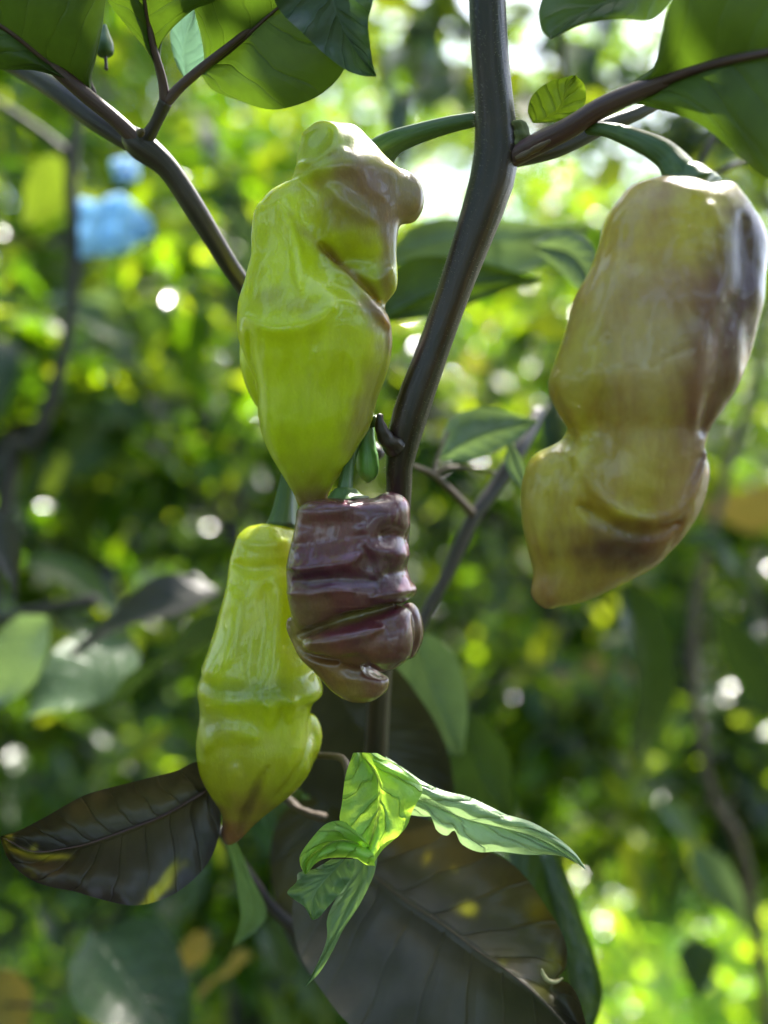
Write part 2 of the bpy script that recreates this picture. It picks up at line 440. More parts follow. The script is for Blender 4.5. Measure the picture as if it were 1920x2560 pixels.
GRN, GRN2, YEL = (.40, .50, .008), (.18, .28, .012), (.40, .40, .03)
PUR, PURD, BRN, MAUVE = (.085, .008, .034), (.035, .012, .030), (.17, .085, .035), (.19, .115, .14)
M_POD_G = pepper_mat('green_pod_skin', .24, .6, .007, .25, .5, (.78, .74, .8))
M_POD_P = pepper_mat('purple_pod_skin', .17, .25, .004, .5, .55, (1.3, 1.25, .9), .05, .05, .5)
M_POD_R = pepper_mat('ripening_pod_skin', .22, .45, .005, .28, .8, (.60, .38, .60), .22, .12, .5, (1.75, 1.55, .6))

# --- 1 upper green pod
def rz(z, rows): # rows in zoom coordinates -> pixels
    out = []
    for r in rows:
        xa, y = z(r[1], r[0]); xb, _ = z(r[2], r[0]); out.append((y, xa, xb) + tuple(r[3:]))
    return out
def zp(z, pts): return [z(*p) for p in pts]
def pod_upper():
    f = Field(570, 1080, 290, 1310, 230, 6)
    f.loft(rz(Z3, [(380, 420, 560), (415, 325, 590), (460, 260, 615), (540, 210, 620), (650, 190, 610), (780, 187, 625), (860, 168, 690), (950, 143, 790), (1030, 122, 860), (1085, 116, 900), (1150, 118, 942), (1240, 128, 962),
        (1340, 165, 950), (1440, 200, 917), (1560, 220, 876), (1700, 238, 835), (1790, 268, 785), (1890, 314, 724), (1990, 370, 652), (2070, 414, 612), (2120, 436, 594), (2155, 470, 565), (2170, 500, 530)]), depth=.82)
    f.loft(rz(Z3, [(900, 160, 400), (1000, 128, 420), (1150, 115, 420), (1300, 112, 400), (1400, 126, 370), (1500, 155, 340), (1570, 190, 290), (1600, 220, 250)]), k=6, yc=60, depth=.9)
    f.loft(rz(Z3, [(78, 640, 720), (95, 560, 765), (130, 495, 810), (170, 455, 845), (250, 432, 915), (300, 432, 965), (345, 430, 1000), (390, 420, 1010), (450, 480, 1012), (560, 510, 1005), (640, 530, 990), (720, 555, 984),
        (780, 590, 983), (850, 650, 986), (920, 735, 988), (970, 800, 980), (1015, 860, 948), (1050, 890, 910)]), k=30, yc=-14, depth=.8)
    c = Z3(1050, 465); f.ball((c[0] - 6, 0, c[1]), (42, 60, 62), k=34, rot=-.15)
    S = lambda pts, w, a: f.stroke(zp(Z3, pts), w, a)
    S([(570, 740), (640, 820), (720, 895), (800, 960), (880, 1040)], 10, 11)
    S([(680, 860), (780, 915), (880, 950), (960, 880)], 16, -9)
    f.dab(Z3(765, 830), (48, 26), 20); f.dab(Z3(720, 790), (26, 26), 8)
    f.dab(Z3(545, 235), (40, 46), 14); S([(440, 330), (560, 350), (650, 260), (650, 150), (560, 100), (470, 150)], 14, -7)
    S([(400, 385), (520, 370), (640, 320)], 9, 7)
    f.dab(Z3(300, 660), (36, 62), 18); f.dab(Z3(330, 1010), (62, 50), 16)
    S([(360, 540), (420, 680), (460, 850), (480, 1030)], 16, -11)
    S([(190, 1150), (300, 1225), (440, 1240), (560, 1200), (660, 1130)], 22, -9)
    S([(600, 810), (740, 950), (850, 1070), (930, 1180)], 20, -12)
    f.dab(Z3(560, 900), (30, 40), 8); f.dab(Z3(640, 1060), (22, 22), -6)
    f.dab(Z3(820, 1290), (60, 40), 5)
    S([(420, 1400), (440, 1700), (460, 1980)], 20, 5); S([(560, 1350), (540, 1650), (520, 2000)], 18, -5); S([(700, 1380), (660, 1700), (580, 2020)], 20, 4)
    S([(205, 1230), (215, 1450), (225, 1600)], 10, 8); S([(300, 1300), (300, 1600), (360, 1900)], 16, -4)
    S([(700, 300), (800, 450), (900, 520)], 26, -7); S([(620, 480), (700, 560), (860, 650)], 22, -7); f.dab(Z3(900, 400), (30, 40), 7)
    S([(560, 430), (600, 560), (560, 700)], 18, 6); S([(240, 520), (230, 640), (250, 760)], 16, -5); f.dab(Z3(700, 1000), (26, 20), 7); S([(620, 1120), (720, 1090), (800, 1130)], 13, -6)
    z = lambda x, y: Z3(x, y)
    D = [(*z(840, 470), 150, 100, MAUVE, 1, .5), (*z(960, 600), 70, 60, MAUVE, .8), (*z(1060, 470), 55, 80, (.26, .21, .2), .9), (*z(700, 620), 60, 45, (.17, .13, .05), .6), (*z(560, 240), 60, 70, (.27, .38, .04), .7),
         (*z(760, 880), 110, 40, (.24, .30, .02), .9, .5), (*z(700, 880), 130, 15, (.16, .08, .10), .8, .75), (*z(870, 1120), 70, 32, MAUVE, .95, .95), (*z(960, 1250), 30, 60, MAUVE, .9), (*z(930, 860), 20, 110, MAUVE, .75),
         (*z(320, 1060), 40, 30, (.17, .14, .03), .5), (*z(480, 1120), 40, 26, (.20, .16, .05), .4), (*z(800, 1650), 34, 120, (.20, .15, .09), .8, .35), (*z(520, 2120), 75, 55, (.15, .065, .05), .95), (*z(500, 1960), 90, 70, (.26, .26, .03), .5),
         (*z(870, 1450), 40, 60, (.22, .20, .06), .5)]
    return pod_mesh('pod_body', f, .200, 0, GRN, D, amp=2.6, pucker=1.5)
# --- 2 small purple wrinkled pod
def pod_purple():
    f = Field(690, 1085, 1215, 1785, 190, 5); f.gain = 1.35
    f.loft(rz(Z5, [(198, 820, 1120), (206, 745, 1180), (222, 680, 1225), (260, 638, 1256), (330, 626, 1275), (400, 614, 1277), (470, 597, 1275), (540, 583, 1267), (620, 574, 1276), (680, 573, 1292), (730, 578, 1290), (780, 590, 1240), (830, 602, 1160), (890, 615, 1040), (950, 640, 840), (985, 665, 740)]), depth=.72)
    c = Z5(1165, 245); f.ball((c[0], -6, c[1]), (45, 60, 40), k=14)
    c = Z5(1283, 712); f.ball((c[0], 0, c[1]), (18, 30, 20), k=8)
    f.loft(rz(Z5, [(868, 578, 690), (930, 573, 760), (1010, 600, 860), (1090, 642, 1000), (1150, 700, 1075), (1200, 750, 1150), (1240, 785, 1158), (1290, 825, 1142), (1330, 890, 1085), (1352, 950, 1030)]), k=5, yc=5, depth=.62)
    c = Z5(1272, 950); f.ball((c[0], 42, c[1]), (37, 55, 74), k=5)
    f.loft(rz(Z5, [(800, 1060, 1250), (840, 930, 1290), (880, 820, 1302), (940, 700, 1306), (1000, 655, 1302), (1050, 680, 1292), (1095, 800, 1262), (1135, 960, 1215), (1168, 1060, 1155)]), k=11, yc=-30, depth=.52)
    S = lambda pts, w, a: f.stroke(zp(Z5, pts), w, a)
    S([(640, 965), (760, 915), (900, 855), (1060, 812), (1250, 785)], 9, 9)
    S([(640, 455), (760, 440), (900, 425), (1010, 400)], 22, 6); S([(1120, 400), (1200, 395), (1280, 430)], 16, 9)
    S([(600, 575), (700, 580), (800, 560), (930, 545), (1000, 500)], 17, -9); S([(1090, 470), (1180, 500), (1280, 520)], 20, -7)
    S([(640, 650), (780, 640), (960, 635), (1080, 650)], 17, 8); S([(1140, 610), (1220, 600), (1290, 590)], 12, 7); S([(590, 720), (720, 715), (860, 690), (960, 700)], 14, -6); S([(1060, 740), (1160, 720), (1300, 705)], 15, -7)
    S([(660, 262), (800, 262), (960, 240)], 20, -5); S([(690, 345), (850, 350), (1000, 330)], 26, 5); f.dab(Z5(1180, 280), (34, 26), -7); f.dab(Z5(1060, 560), (20, 30), 7)
    f.dab(Z5(760, 800), (40, 18), -5); f.dab(Z5(1000, 790), (44, 12), -4)
    f.dab(Z5(1120, 420), (20, 26), 6); S([(1020, 430), (1080, 500), (1110, 600)], 12, -5); f.dab(Z5(980, 480), (20, 16), 4)
    S([(730, 985), (850, 960), (980, 935), (1120, 900)], 16, -8); S([(700, 1060), (850, 1080), (980, 1060), (1060, 1120)], 14, 6)
    f.dab(Z5(1240, 960), (24, 50), -6); S([(1290, 850), (1310, 960), (1290, 1080)], 6, 7)
    S([(1010, 1120), (1060, 1165), (1120, 1185), (1160, 1170)], 8, 13); f.dab(Z5(1130, 1250), (14, 12), -3)
    S([(590, 900), (640, 1010), (720, 1070), (880, 1100)], 8, 9)
    z = Z5; D = [(*z(760, 350), 120, 50, (.15, .035, .035), .7), (*z(1100, 270), 110, 45, (.085, .022, .050), .7), (*z(850, 640), 150, 26, (.055, .006, .040), .95), (*z(900, 770), 150, 40, (.13, .030, .042), .8), (*z(1150, 640), 60, 60, (.055, .008, .036), .8),
         (*z(950, 850), 150, 12, (.13, .13, .01), .8, -.3), (*z(850, 1060), 120, 26, (.18, .075, .025), .8), (*z(860, 1190), 150, 60, (.20, .10, .03), .9, .6), (*z(980, 1290), 90, 40, (.24, .16, .03), .85), (*z(1080, 1240), 40, 40, (.16, .05, .045), .8), (*z(610, 980), 40, 70, (.25, .18, .05), .9), (*z(1100, 960), 110, 60, (.11, .03, .035), .8), (*z(1280, 800), 30, 80, (.12, .05, .05), .7), (*z(720, 820), 60, 50, (.20, .12, .06), .6), (*z(1040, 1060), 60, 30, (.15, .045, .03), .7)]
    return pod_mesh('pod_body', f, .196, 0, PUR, D, amp=3.0, pucker=2.2)
# --- 3 lower green pod
def pod_lower():
    f = Field(470, 850, 1290, 2130, 210, 6)
    f.loft(rz(Z5, [(335, 430, 540), (350, 365, 600), (395, 312, 640), (450, 288, 665), (560, 258, 690), (680, 242, 700), (800, 208, 705), (920, 178, 710), (1040, 138, 725), (1150, 97, 745), (1220, 84, 772), (1270, 80, 790), (1310, 84, 780), (1350, 90, 735), (1400, 93, 715), (1450, 87, 715),
        (1520, 78, 722), (1600, 75, 735), (1700, 86, 728), (1790, 112, 680), (1870, 155, 600), (1930, 192, 525), (1990, 214, 452), (2050, 212, 388), (2100, 206, 340), (2140, 222, 295), (2152, 240, 270)]), depth=.78)
    f.loft(rz(Z5, [(1430, 560, 735), (1470, 540, 762), (1530, 520, 780), (1600, 500, 776), (1690, 470, 741), (1780, 430, 682), (1860, 380, 604), (1930, 330, 524), (1990, 300, 450)]), k=5, yc=35, depth=.62)
    S = lambda pts, w, a: f.stroke(zp(Z5, pts), w, a)
    S([(110, 1200), (250, 1250), (450, 1262), (620, 1220), (740, 1150)], 32, 6); S([(160, 1340), (300, 1320), (480, 1310), (640, 1290)], 28, -3)
    S([(500, 1300), (530, 1360), (500, 1420)], 11, -7); S([(640, 1280), (640, 1340), (600, 1400)], 11, -7); f.dab(Z5(575, 1360), (11, 26), 7)
    S([(150, 1560), (210, 1480), (300, 1450), (430, 1480)], 22, -6)
    S([(500, 1650), (430, 1790), (370, 1930), (320, 2080)], 10, 8); S([(330, 1650), (310, 1850), (280, 2050)], 20, -5)
    S([(300, 560), (420, 585), (560, 570), (680, 590)], 18, 6); S([(330, 430), (480, 445), (600, 430)], 16, -5)
    S([(280, 700), (330, 850), (260, 1100)], 24, -5); S([(480, 700), (470, 1000), (440, 1200)], 26, 5)
    S([(700, 1440), (700, 1560), (640, 1700), (540, 1830)], 8, 7)
    z = Z5; D = [(*z(480, 450), 100, 60, (.30, .36, .03), .6), (*z(450, 1240), 160, 30, (.20, .27, .008), .8), (*z(130, 1300), 30, 90, (.42, .42, .02), .7), (*z(200, 1430), 60, 34, (.30, .31, .08), .7), (*z(300, 1750), 130, 120, (.32, .29, .02), .8), (*z(280, 2080), 70, 70, (.22, .075, .045), .95), (*z(400, 1900), 60, 50, (.26, .17, .03), .8), (*z(215, 2090), 14, 60, (.07, .025, .035), .9),
         (*z(400, 1860), 13, 80, (.14, .09, .02), .7, .4), (*z(620, 1750), 50, 70, (.31, .30, .02), .6)]
    return pod_mesh('pod_body', f, .214, 0, (.44, .51, .006), D, amp=2.2, pucker=.9)
# --- 4 large ripening pod, nearest
def pod_right():
    f = Field(1285, 1930, 425, 1550, 290, 7)
    f.loft(rz(Z4, [(1275, 320, 520), (1320, 292, 700), (1350, 250, 900), (1390, 170, 962), (1430, 130, 975), (1480, 106, 985), (1570, 86, 978), (1680, 87, 943), (1790, 106, 880), (1890, 128, 792), (1960, 146, 702), (2020, 141, 598), (2070, 138, 500), (2110, 158, 400), (2135, 182, 290), (2148, 205, 240)]), depth=.62, yc=30)
    f.loft(rz(Z4, [(88, 740, 830), (100, 690, 890), (120, 635, 960), (145, 580, 1070), (190, 540, 1125), (250, 497, 1168), (330, 464, 1212), (420, 445, 1241), (500, 418, 1236), (600, 366, 1222), (700, 322, 1213), (800, 290, 1186), (930, 248, 1156), (1040, 214, 1122), (1100, 216, 1095), (1160, 238, 1060), (1230, 275, 1012), (1290, 312, 968), (1360, 312, 945), (1430, 300, 925), (1520, 290, 895), (1590, 300, 865), (1650, 360, 815), (1695, 450, 760), (1720, 560, 690)]), k=7, yc=-12, depth=.66)
    f.dab(Z4(950, 130), (26, 26), 20, front=False); f.dab(Z4(1060, 150), (30, 20), -4)
    S = lambda pts, w, a: f.stroke(zp(Z4, pts), w, a)
    S([(300, 1420), (420, 1620), (560, 1705), (700, 1715), (820, 1650), (900, 1500), (935, 1400)], 14, -9)
    S([(330, 1650), (500, 1745), (650, 1775), (800, 1730)], 18, 12)
    S([(300, 1290), (260, 1500), (230, 1650), (240, 1850), (220, 2050)], 20, 10); S([(160, 1420), (120, 1600), (160, 1850)], 22, -5)
    f.dab(Z4(560, 1880), (60, 45), 8); S([(1060, 350), (1040, 600), (960, 850), (930, 1100), (900, 1300)], 34, 10)
    S([(900, 300), (960, 620), (860, 900), (840, 1250)], 34, -6); S([(540, 560), (700, 575), (860, 520)], 34, 4)
    S([(380, 950), (350, 1150), (330, 1290)], 18, -6); S([(430, 900), (410, 1150), (420, 1350)], 14, 5); S([(500, 850), (480, 1100), (490, 1350)], 18, -4)
    f.dab(Z4(1090, 900), (24, 60), 8); f.dab(Z4(1150, 640), (24, 60), -5); S([(800, 1780), (770, 1880)], 14, 4)
    z = Z4; D = [(*z(850, 350), 190, 130, (.50, .46, .03), .9), (*z(620, 300), 60, 110, (.44, .33, .14), .7), (*z(560, 650), 120, 70, (.46, .38, .12), .8), (*z(600, 980), 160, 210, (.42, .33, .17), .8), (*z(330, 1000), 60, 150, (.42, .38, .04), .8), (*z(760, 690), 110, 60, (.30, .17, .11), .7),
         (*z(930, 800), 75, 150, (.16, .05, .045), .85), (*z(1110, 560), 60, 230, (.045, .006, .020), .99, .12), (*z(1030, 900), 90, 190, (.08, .012, .035), .98, .2), (*z(1060, 420), 60, 120, (.10, .04, .03), .8), (*z(900, 1120), 70, 150, (.18, .06, .05), .8), (*z(1160, 260), 40, 80, (.10, .05, .03), .8), (*z(980, 1150), 60, 130, (.16, .08, .06), .8), (*z(860, 1250), 50, 160, (.26, .11, .10), .7), (*z(650, 1560), 150, 70, (.44, .35, .05), .8), (*z(330, 1430), 90, 110, (.50, .46, .03), .85),
         (*z(150, 1650), 60, 130, (.45, .39, .06), .8), (*z(450, 1700), 90, 26, (.52, .48, .03), .7), (*z(560, 1860), 140, 66, (.09, .025, .028), .98), (*z(800, 1800), 80, 100, (.28, .11, .06), .85), (*z(900, 1560), 60, 80, (.34, .15, .08), .7), (*z(420, 2040), 130, 50, (.44, .34, .08), .8), (*z(180, 2080), 50, 50, (.42, .26, .09), .9), (*z(960, 1450), 30, 60, (.14, .06, .06), .8)]
    return pod_mesh('pod_body', f, .180, 0, (.46, .36, .045), D, amp=3.0, pucker=2.0)

# ------------------------------------------------------------------ leaves traced in space: left edge, midrib, right edge
def patch_leaf(name, L, M, R, mat, parent, nu=44, nv=14, cup=0.0, wave=0.0, quilt=0.0, base=None, dabs=(), seed=0, rib=None, rib_px=5, veins=8, label=None):
    l, m, r = catmull(L, nu + 1), catmull(M, nu + 1), catmull(R, nu + 1)
    ts = np.linspace(-1, 1, 2 * nv + 1); V = []; U = []; PX = []
    for i in range(nu + 1):
        for t in ts:
            e = l[i] if t < 0 else r[i]; a = abs(t)
            q = m[i] * (1 - a) + e * a
            d = q[2] + cup * 4 * a * (1 - a) * .5 + wave * a * math.sin(i * .55 + seed + (2 if t > 0 else 0)) * (a ** 1.5)
            uu = i / nu
            ph = uu * veins - 1.6 * a + (0 if t < 0 else .43)
            d -= .45 * quilt * math.sin(math.pi * (ph % 1)) * min(1, a * 3) * min(1, (1 - a) * 4 + .15)
            V.append(P(q[0], q[1], d)); U.append((uu, .5 + t / 2)); PX.append((q[0], 0, q[1]))
    n2 = 2 * nv + 1
    i, j = np.meshgrid(np.arange(nu), np.arange(n2 - 1), indexing='ij')
    F = np.stack([i * n2 + j, i * n2 + j + 1, (i + 1) * n2 + j + 1, (i + 1) * n2 + j], -1).reshape(-1, 4)
    V = np.array([tuple(v) for v in V])
    nz = np.array([mnoise.noise(Vector((p[0] * 90 + seed, p[1] * 90, p[2] * 90))) for p in V.tolist()])
    V[:, 1] += nz * .0009
    col = paint(np.array(PX), base, dabs) if base is not None else None
    me = mesh_np(name, V, F, True, col, U)
    o = link_mesh(name, me, mat, parent)
    if label: o['label'] = label
    if rib is not None:
        pts = [P(q[0], q[1], q[2] - rib_px * .3 * K * q[2]) for q in m[::4]]
        k = len(pts); rad = [rib_px * K * m[0][2] * (1 - .8 * i / (k - 1)) for i in range(k)]
        tube_obj('midrib', pts, rad, rib, o, n=24, sides=8)
    return o

# ------------------------------------------------------------------ simple leaves for the neighbouring plants
def leaf_proto(name, width=.42, droop=.25, fold=.25, wavy=.04, nu=8, nv=2, seed=0):
    """unit-length leaf along +X, normal +Z"""
    V, U = [], []
    for i in range(nu + 1):
        u = i / nu; w = width * .5 * (math.sin(math.pi * min(1, u ** .8)) ** .8) * (1 - .35 * u) + .004
        if i == nu: w = .003
        for j in range(-nv, nv + 1):
            v = j / nv
            z = -droop * u * u + fold * abs(v) * w + wavy * math.sin(u * 9 + seed + v * 2) * abs(v)
            V.append((u * (1 - .12 * droop), v * w, z)); U.append((u, .5 + v / 2))
    n2 = 2 * nv + 1
    i, j = np.meshgrid(np.arange(nu), np.arange(n2 - 1), indexing='ij')
    F = np.stack([i * n2 + j, (i + 1) * n2 + j, (i + 1) * n2 + j + 1, i * n2 + j + 1], -1).reshape(-1, 4)
    return np.array(V), F, np.array(U)
LP = [leaf_proto('leaf', .44, .25, .5, .03, seed=0), leaf_proto('leaf', .36, .5, .9, .04, seed=2), leaf_proto('leaf', .5, .12, .3, .05, seed=4), leaf_proto('leaf', .38, .75, .4, .03, seed=1)]
LEAFM = [leaf_mat('green_leaf', (.040, .085, .022), (.12, .175, .010), .25, .5, 7),
         leaf_mat('yellow_green_leaf', (.08, .15, .022), (.26, .32, .010), .28, .6, 7),
         leaf_mat('dark_green_leaf', (.020, .045, .018), (.04, .075, .008), .22, .4, 7),
         leaf_mat('pale_grey_green_leaf', (.10, .16, .085), (.11, .17, .05), .30, .4, 7),
         leaf_mat('yellow_old_leaf', (.26, .20, .05), (.22, .17, .03), .5, .5, 7),
         leaf_mat('purple_black_leaf', (.028, .028, .026), (.022, .024, .005), .34, .3, 7)]
LEAF_ME = {}
def leaf_mesh(pi, mi):
    if (pi, mi) not in LEAF_ME:
        V, F, U = LP[pi]; me = mesh_np('leaf', V, F, True, None, U); me.materials.append(LEAFM[mi]); LEAF_ME[(pi, mi)] = me
    return LEAF_ME[(pi, mi)]
def place_leaf(parent, base, direction, length, normal=(0, 0, 1), pi=0, mi=0, label=None, name='leaf', wscale=1.0):
    o = bpy.data.objects.new(name, leaf_mesh(pi, mi)); COL.objects.link(o); o.parent = parent
    x = Vector(direction).normalized(); z = Vector(normal); z = (z - x * z.dot(x))
    if z.length < 1e-4: z = x.orthogonal()
    z.normalize(); y = z.cross(x)
    M = Matrix((x, y, z)).transposed().to_4x4()
    o.matrix_local = Matrix.Translation(Vector(base) - wloc(parent)) @ M @ Matrix.Diagonal((length, length * wscale, length, 1))
    if label: o['label'] = label
    return o
def leaf_px(parent, a, b, d, d2=None, pi=0, mi=0, tilt=(0, -.6, .8), wscale=1.0, label=None):
    """leaf from pixel a to pixel b at distance d (tip at d2)"""
    A, B = P(a[0], a[1], d), P(b[0], b[1], d2 if d2 else d)
    return place_leaf(parent, A, B - A, (B - A).length, tilt, pi, mi, label, wscale=wscale)

print('helpers ready')

# ================================================================== FOREGROUND PLANT
PLANT_TOP = P(1040, 1050, .205)
plant = empty('pepper_plant', (PLANT_TOP.x, .23, 0), 'foreground pepper plant with purple-black forked stem carrying the four hanging pods', 'plant')
# main stem: centreline and radius in pixels
ms = [(1214, -160, .200), (1217, 0, .200), (1225, 154, .200), (1236, 277, .200), (1240, 394, .200), (1216, 492, .200), (1174, 615, .201), (1122, 760, .202), (1080, 880, .203), (1036, 1000, .204), (1010, 1090, .205), (998, 1160, .206), (996, 1240, .208), (985, 1400, .212), (968, 1560, .222), (945, 1760, .24)]
mr = [44, 45, 47, 51, 58, 53, 46, 41, 40, 44, 43, 35, 32, 32, 31, 30]
pts = [P(*q) for q in ms]; rad = [r * K * q[2] for r, q in zip(mr, ms)]
pts += [Vector((-.012, .26, .62)), Vector((-.02, .26, .3)), Vector((-.02, .26, -.01))]; rad += [.0034, .005, .007]
tube_obj('main_stem', pts, rad, M_STEM, plant, n=190, sides=24, ridge=.025, ridges=5, bump=.035)
# right fork (petiole side branch) and the darker one behind
tube_px('side_branch', [(1262, 405, .199), (1340, 362, .196), (1420, 322, .192), (1515, 264, .188), (1640, 212, .184), (1780, 165, .180), (1925, 132, .176), (2100, 100, .172)], [24, 27, 26, 25, 23, 21, 20, 18], M_PETIOLE, plant, n=60, sides=16, ridge=.05)
tube_px('side_branch', [(1270, 400, .204), (1390, 372, .207), (1500, 320, .210), (1620, 270, .214), (1750, 190, .22)], [22, 22, 20, 16, 12], M_STEM, plant, n=40, sides=14)
o = tube_px('leaf_scar', [(1290, 398, .1945), (1330, 378, .193), (1375, 352, .1905)], [7, 10, 4], M_TWIG, plant, n=16, sides=10, bump=.25)
o['label'] = 'pale tan scar on the underside of the fork'
o = tube_px('stem_node', [(1262, 300, .199), (1290, 325, .1985), (1300, 350, .1985), (1296, 384, .199)], [14, 24, 26, 20], stem_mat('fuzzy_green_node_skin', (.05, .06, .02), (.14, .15, .06), .8), plant, n=24, sides=16, bump=.35)
o['label'] = 'knobbly greenish node in the fork'
# knot beside the lower stem
tube_px('stem_node', [(990, 1120, .203), (965, 1095, .201), (950, 1060, .2), (950, 1036, .2)], [30, 20, 13, 8], M_STEM, plant, n=24, sides=14, bump=.12)
# upper left branch
tube_px('left_branch', [(720, 860, .228), (600, 700, .222), (560, 640, .219), (487, 520, .215), (420, 420, .212), (352, 362, .210), (322, 335, .210)], [22, 23, 24, 27, 28, 36, 26], M_BRANCH, plant, n=70, sides=18, ridge=.05)
tube_px('left_branch', [(950, 1140, .225), (860, 1040, .230), (720, 860, .228)], [16, 19, 22], M_BRANCH, plant, n=24, sides=14)
tube_px('petiole', [(345, 355, .209), (290, 300, .207), (212, 236, .205), (118, 156, .202), (0, 66, .198)], [22, 19, 19, 17, 15], M_PETIOLE, plant, n=40, sides=14)
tube_px('side_branch', [(345, 372, .213), (240, 300, .216), (150, 232, .220), (60, 178, .226), (-40, 130, .23)], [20, 27, 27, 22, 18], M_BRANCH, plant, n=40, sides=14)
tube_px('side_branch', [(362, 352, .209), (388, 310, .207), (414, 255, .205)], [21, 15, 17], M_BRANCH, plant, n=24, sides=14)
tube_px('petiole', [(414, 255, .205), (404, 190, .203), (382, 110, .2), (362, 0, .197), (350, -90, .195)], [15, 11, 9, 8, 6], M_PETIOLE, plant, n=36, sides=12)
tube_px('petiole', [(412, 260, .205), (450, 218, .204), (505, 170, .202), (585, 105, .2), (690, 20, .198)], [14, 13, 12, 9, 7], M_PETIOLE, plant, n=36, sides=12)
tube_px('bud', [(350, 340, .206), (352, 332, .205), (358, 326, .204)], [6, 10, 5], M_TWIG, plant, n=10, sides=10)
# hairs along the main stem
def hairs():
    c = catmull([tuple(P(*q)) + (r * K * q[2],) for r, q in zip(mr[1:13], ms[1:13])], 260); V = []; F = []
    for k in range(2600):
        i = random.randrange(258); p = Vector(c[i][:3]); r = c[i][3]; T = (Vector(c[i + 1][:3]) - p).normalized()
        a = random.uniform(0, 2 * math.pi); N = T.cross(Vector((0, 1, 0))).normalized(); B = T.cross(N)
        nr = N * math.cos(a) + B * math.sin(a); L = random.uniform(.0003, .0009) * (1.5 if i < 90 else .7)
        b = p + nr * r * .98; s = T * .00002; e = b + (nr + T * random.uniform(-.5, .5)).normalized() * L
        n = len(V); V += [b - s, b + s, e]; F.append((n, n + 1, n + 2))
    return mesh_np('stem_hair', [tuple(v) for v in V], F)
m, nn, ll = new_mat('pale_hair'); pr = nn.new('ShaderNodeBsdfPrincipled'); pr.inputs['Base Color'].default_value = (.5, .45, .35, 1); pr.inputs['Roughness'].default_value = .6
oo = nn.new('ShaderNodeOutputMaterial'); ll.new(pr.outputs[0], oo.inputs[0]); M_HAIR = m
o = link_mesh('stem_hair', hairs(), M_HAIR, plant); o['kind'] = 'stuff'

# --- leaves at the top, seen from below
T1 = leaf_mat('backlit_leaf_underside', (.045, .085, .020), (.042, .078, .004), .42, .5, 6, irr=1.3, vein_col=(.05, .07, .03), bump=.45)
T2 = leaf_mat('bright_backlit_leaf', (.06, .12, .022), (.16, .24, .010), .42, .6, 6, bump=.8)
T3 = leaf_mat('grey_green_leaf_face', (.045, .075, .045), (.05, .11, .025), .40, .3, 7, bump=.5)
T4 = leaf_mat('teal_leaf_face', (.07, .11, .10), (.10, .2, .12), .3, .35, 6)
def FG(name, z, L, M, R, d0, d1, mat, **kw):
    def dd(pts):
        n = len(pts); return ZL(z, [(p[0], p[1], p[2] if len(p) > 2 else d0 + (d1 - d0) * i / (n - 1)) for i, p in enumerate(pts)])
    return patch_leaf(name, dd(L), dd(M), dd(R), mat, plant, **kw)
FG('leaf', Z1, [(395, 412), (290, 352), (150, 306), (0, 300), (-150, 260), (-300, 60), (-330, -60)], [(395, 412), (200, 268), (0, 112), (-330, -60)], [(395, 412), (398, 330), (425, 220), (448, 60), (440, -120), (250, -330), (-100, -300), (-330, -60)], .209, .185, T1, cup=-.004, quilt=.0002, seed=1, rib=M_PETIOLE, rib_px=9, label='large leaf in the top left corner with purple midrib')
FG('leaf', Z1, [(695, 370), (672, 290), (630, 215), (545, 110), (465, 0), (440, -120), (600, -320)], [(700, 380), (655, 180), (625, 0), (600, -320)], [(704, 370), (695, 250), (705, 170), (745, 118), (840, 42), (935, 0), (960, -120), (600, -320)], .206, .19, T1, cup=-.003, quilt=.0002, seed=3, rib=M_PETIOLE, rib_px=7)
FG('leaf', Z1, [(862, 305), (880, 262), (868, 150), (838, 20), (860, -120), (1100, -260), (1500, -200)], [(862, 308), (1000, 215), (1200, 35), (1500, -200)], [(862, 312), (915, 385), (1020, 432), (1180, 474), (1350, 430), (1470, 330), (1530, 180), (1540, 0), (1500, -200)], .208, .19, T1, cup=-.003, quilt=.0002, seed=5, rib=M_PETIOLE, rib_px=6, label='broad leaf at the top with paler green lobe below its midrib')
FG('leaf', Z1, [(1200, -200), (1185, 0), (1320, 160), (1470, 285), (1560, 325), (1625, 332)], [(1420, -220), (1440, 0), (1490, 140), (1560, 250), (1625, 330)], [(1640, -200), (1612, 0), (1590, 90), (1600, 200), (1612, 280), (1627, 328)], .188, .192, T3, cup=.002, wave=.001, quilt=.0005, seed=6, label='grey-green drooping leaf at the top centre, its tip pointing down')
FG('leaf', Z1, [(800, 345), (755, 260), (735, 130), (790, 60), (860, 20)], [(805, 345), (790, 200), (850, 20)], [(815, 345), (885, 275), (872, 180), (845, 60), (850, 20)], .218, .212, T4, cup=.001, seed=7)
FG('leaf', Z2, [(1060, 400), (1120, 320), (1195, 268), (1226, 150), (1272, -10), (1420, -260), (1700, -300), (2100, 130)], [(1060, 402), (1250, 322), (1450, 258), (1659, 214), (2100, 130)], [(1060, 405), (1180, 430), (1300, 470), (1410, 530), (1560, 645), (1660, 725), (1850, 780), (2100, 130)], .190, .160, T1, cup=-.003, quilt=.0002, seed=8, rib=M_PETIOLE, rib_px=16, label='large leaf in the top right corner with thick purple midrib')
FG('leaf', Z2, [(1300, -100), (1050, -170), (800, -100), (732, 20), (735, 115), (778, 157)], [(1300, -80), (1100, -20), (900, 60), (778, 157)], [(1300, -60), (1262, 10), (1180, 78), (1050, 82), (900, 102), (778, 158)], .225, .215, T1, cup=-.002, quilt=.0002, seed=9)
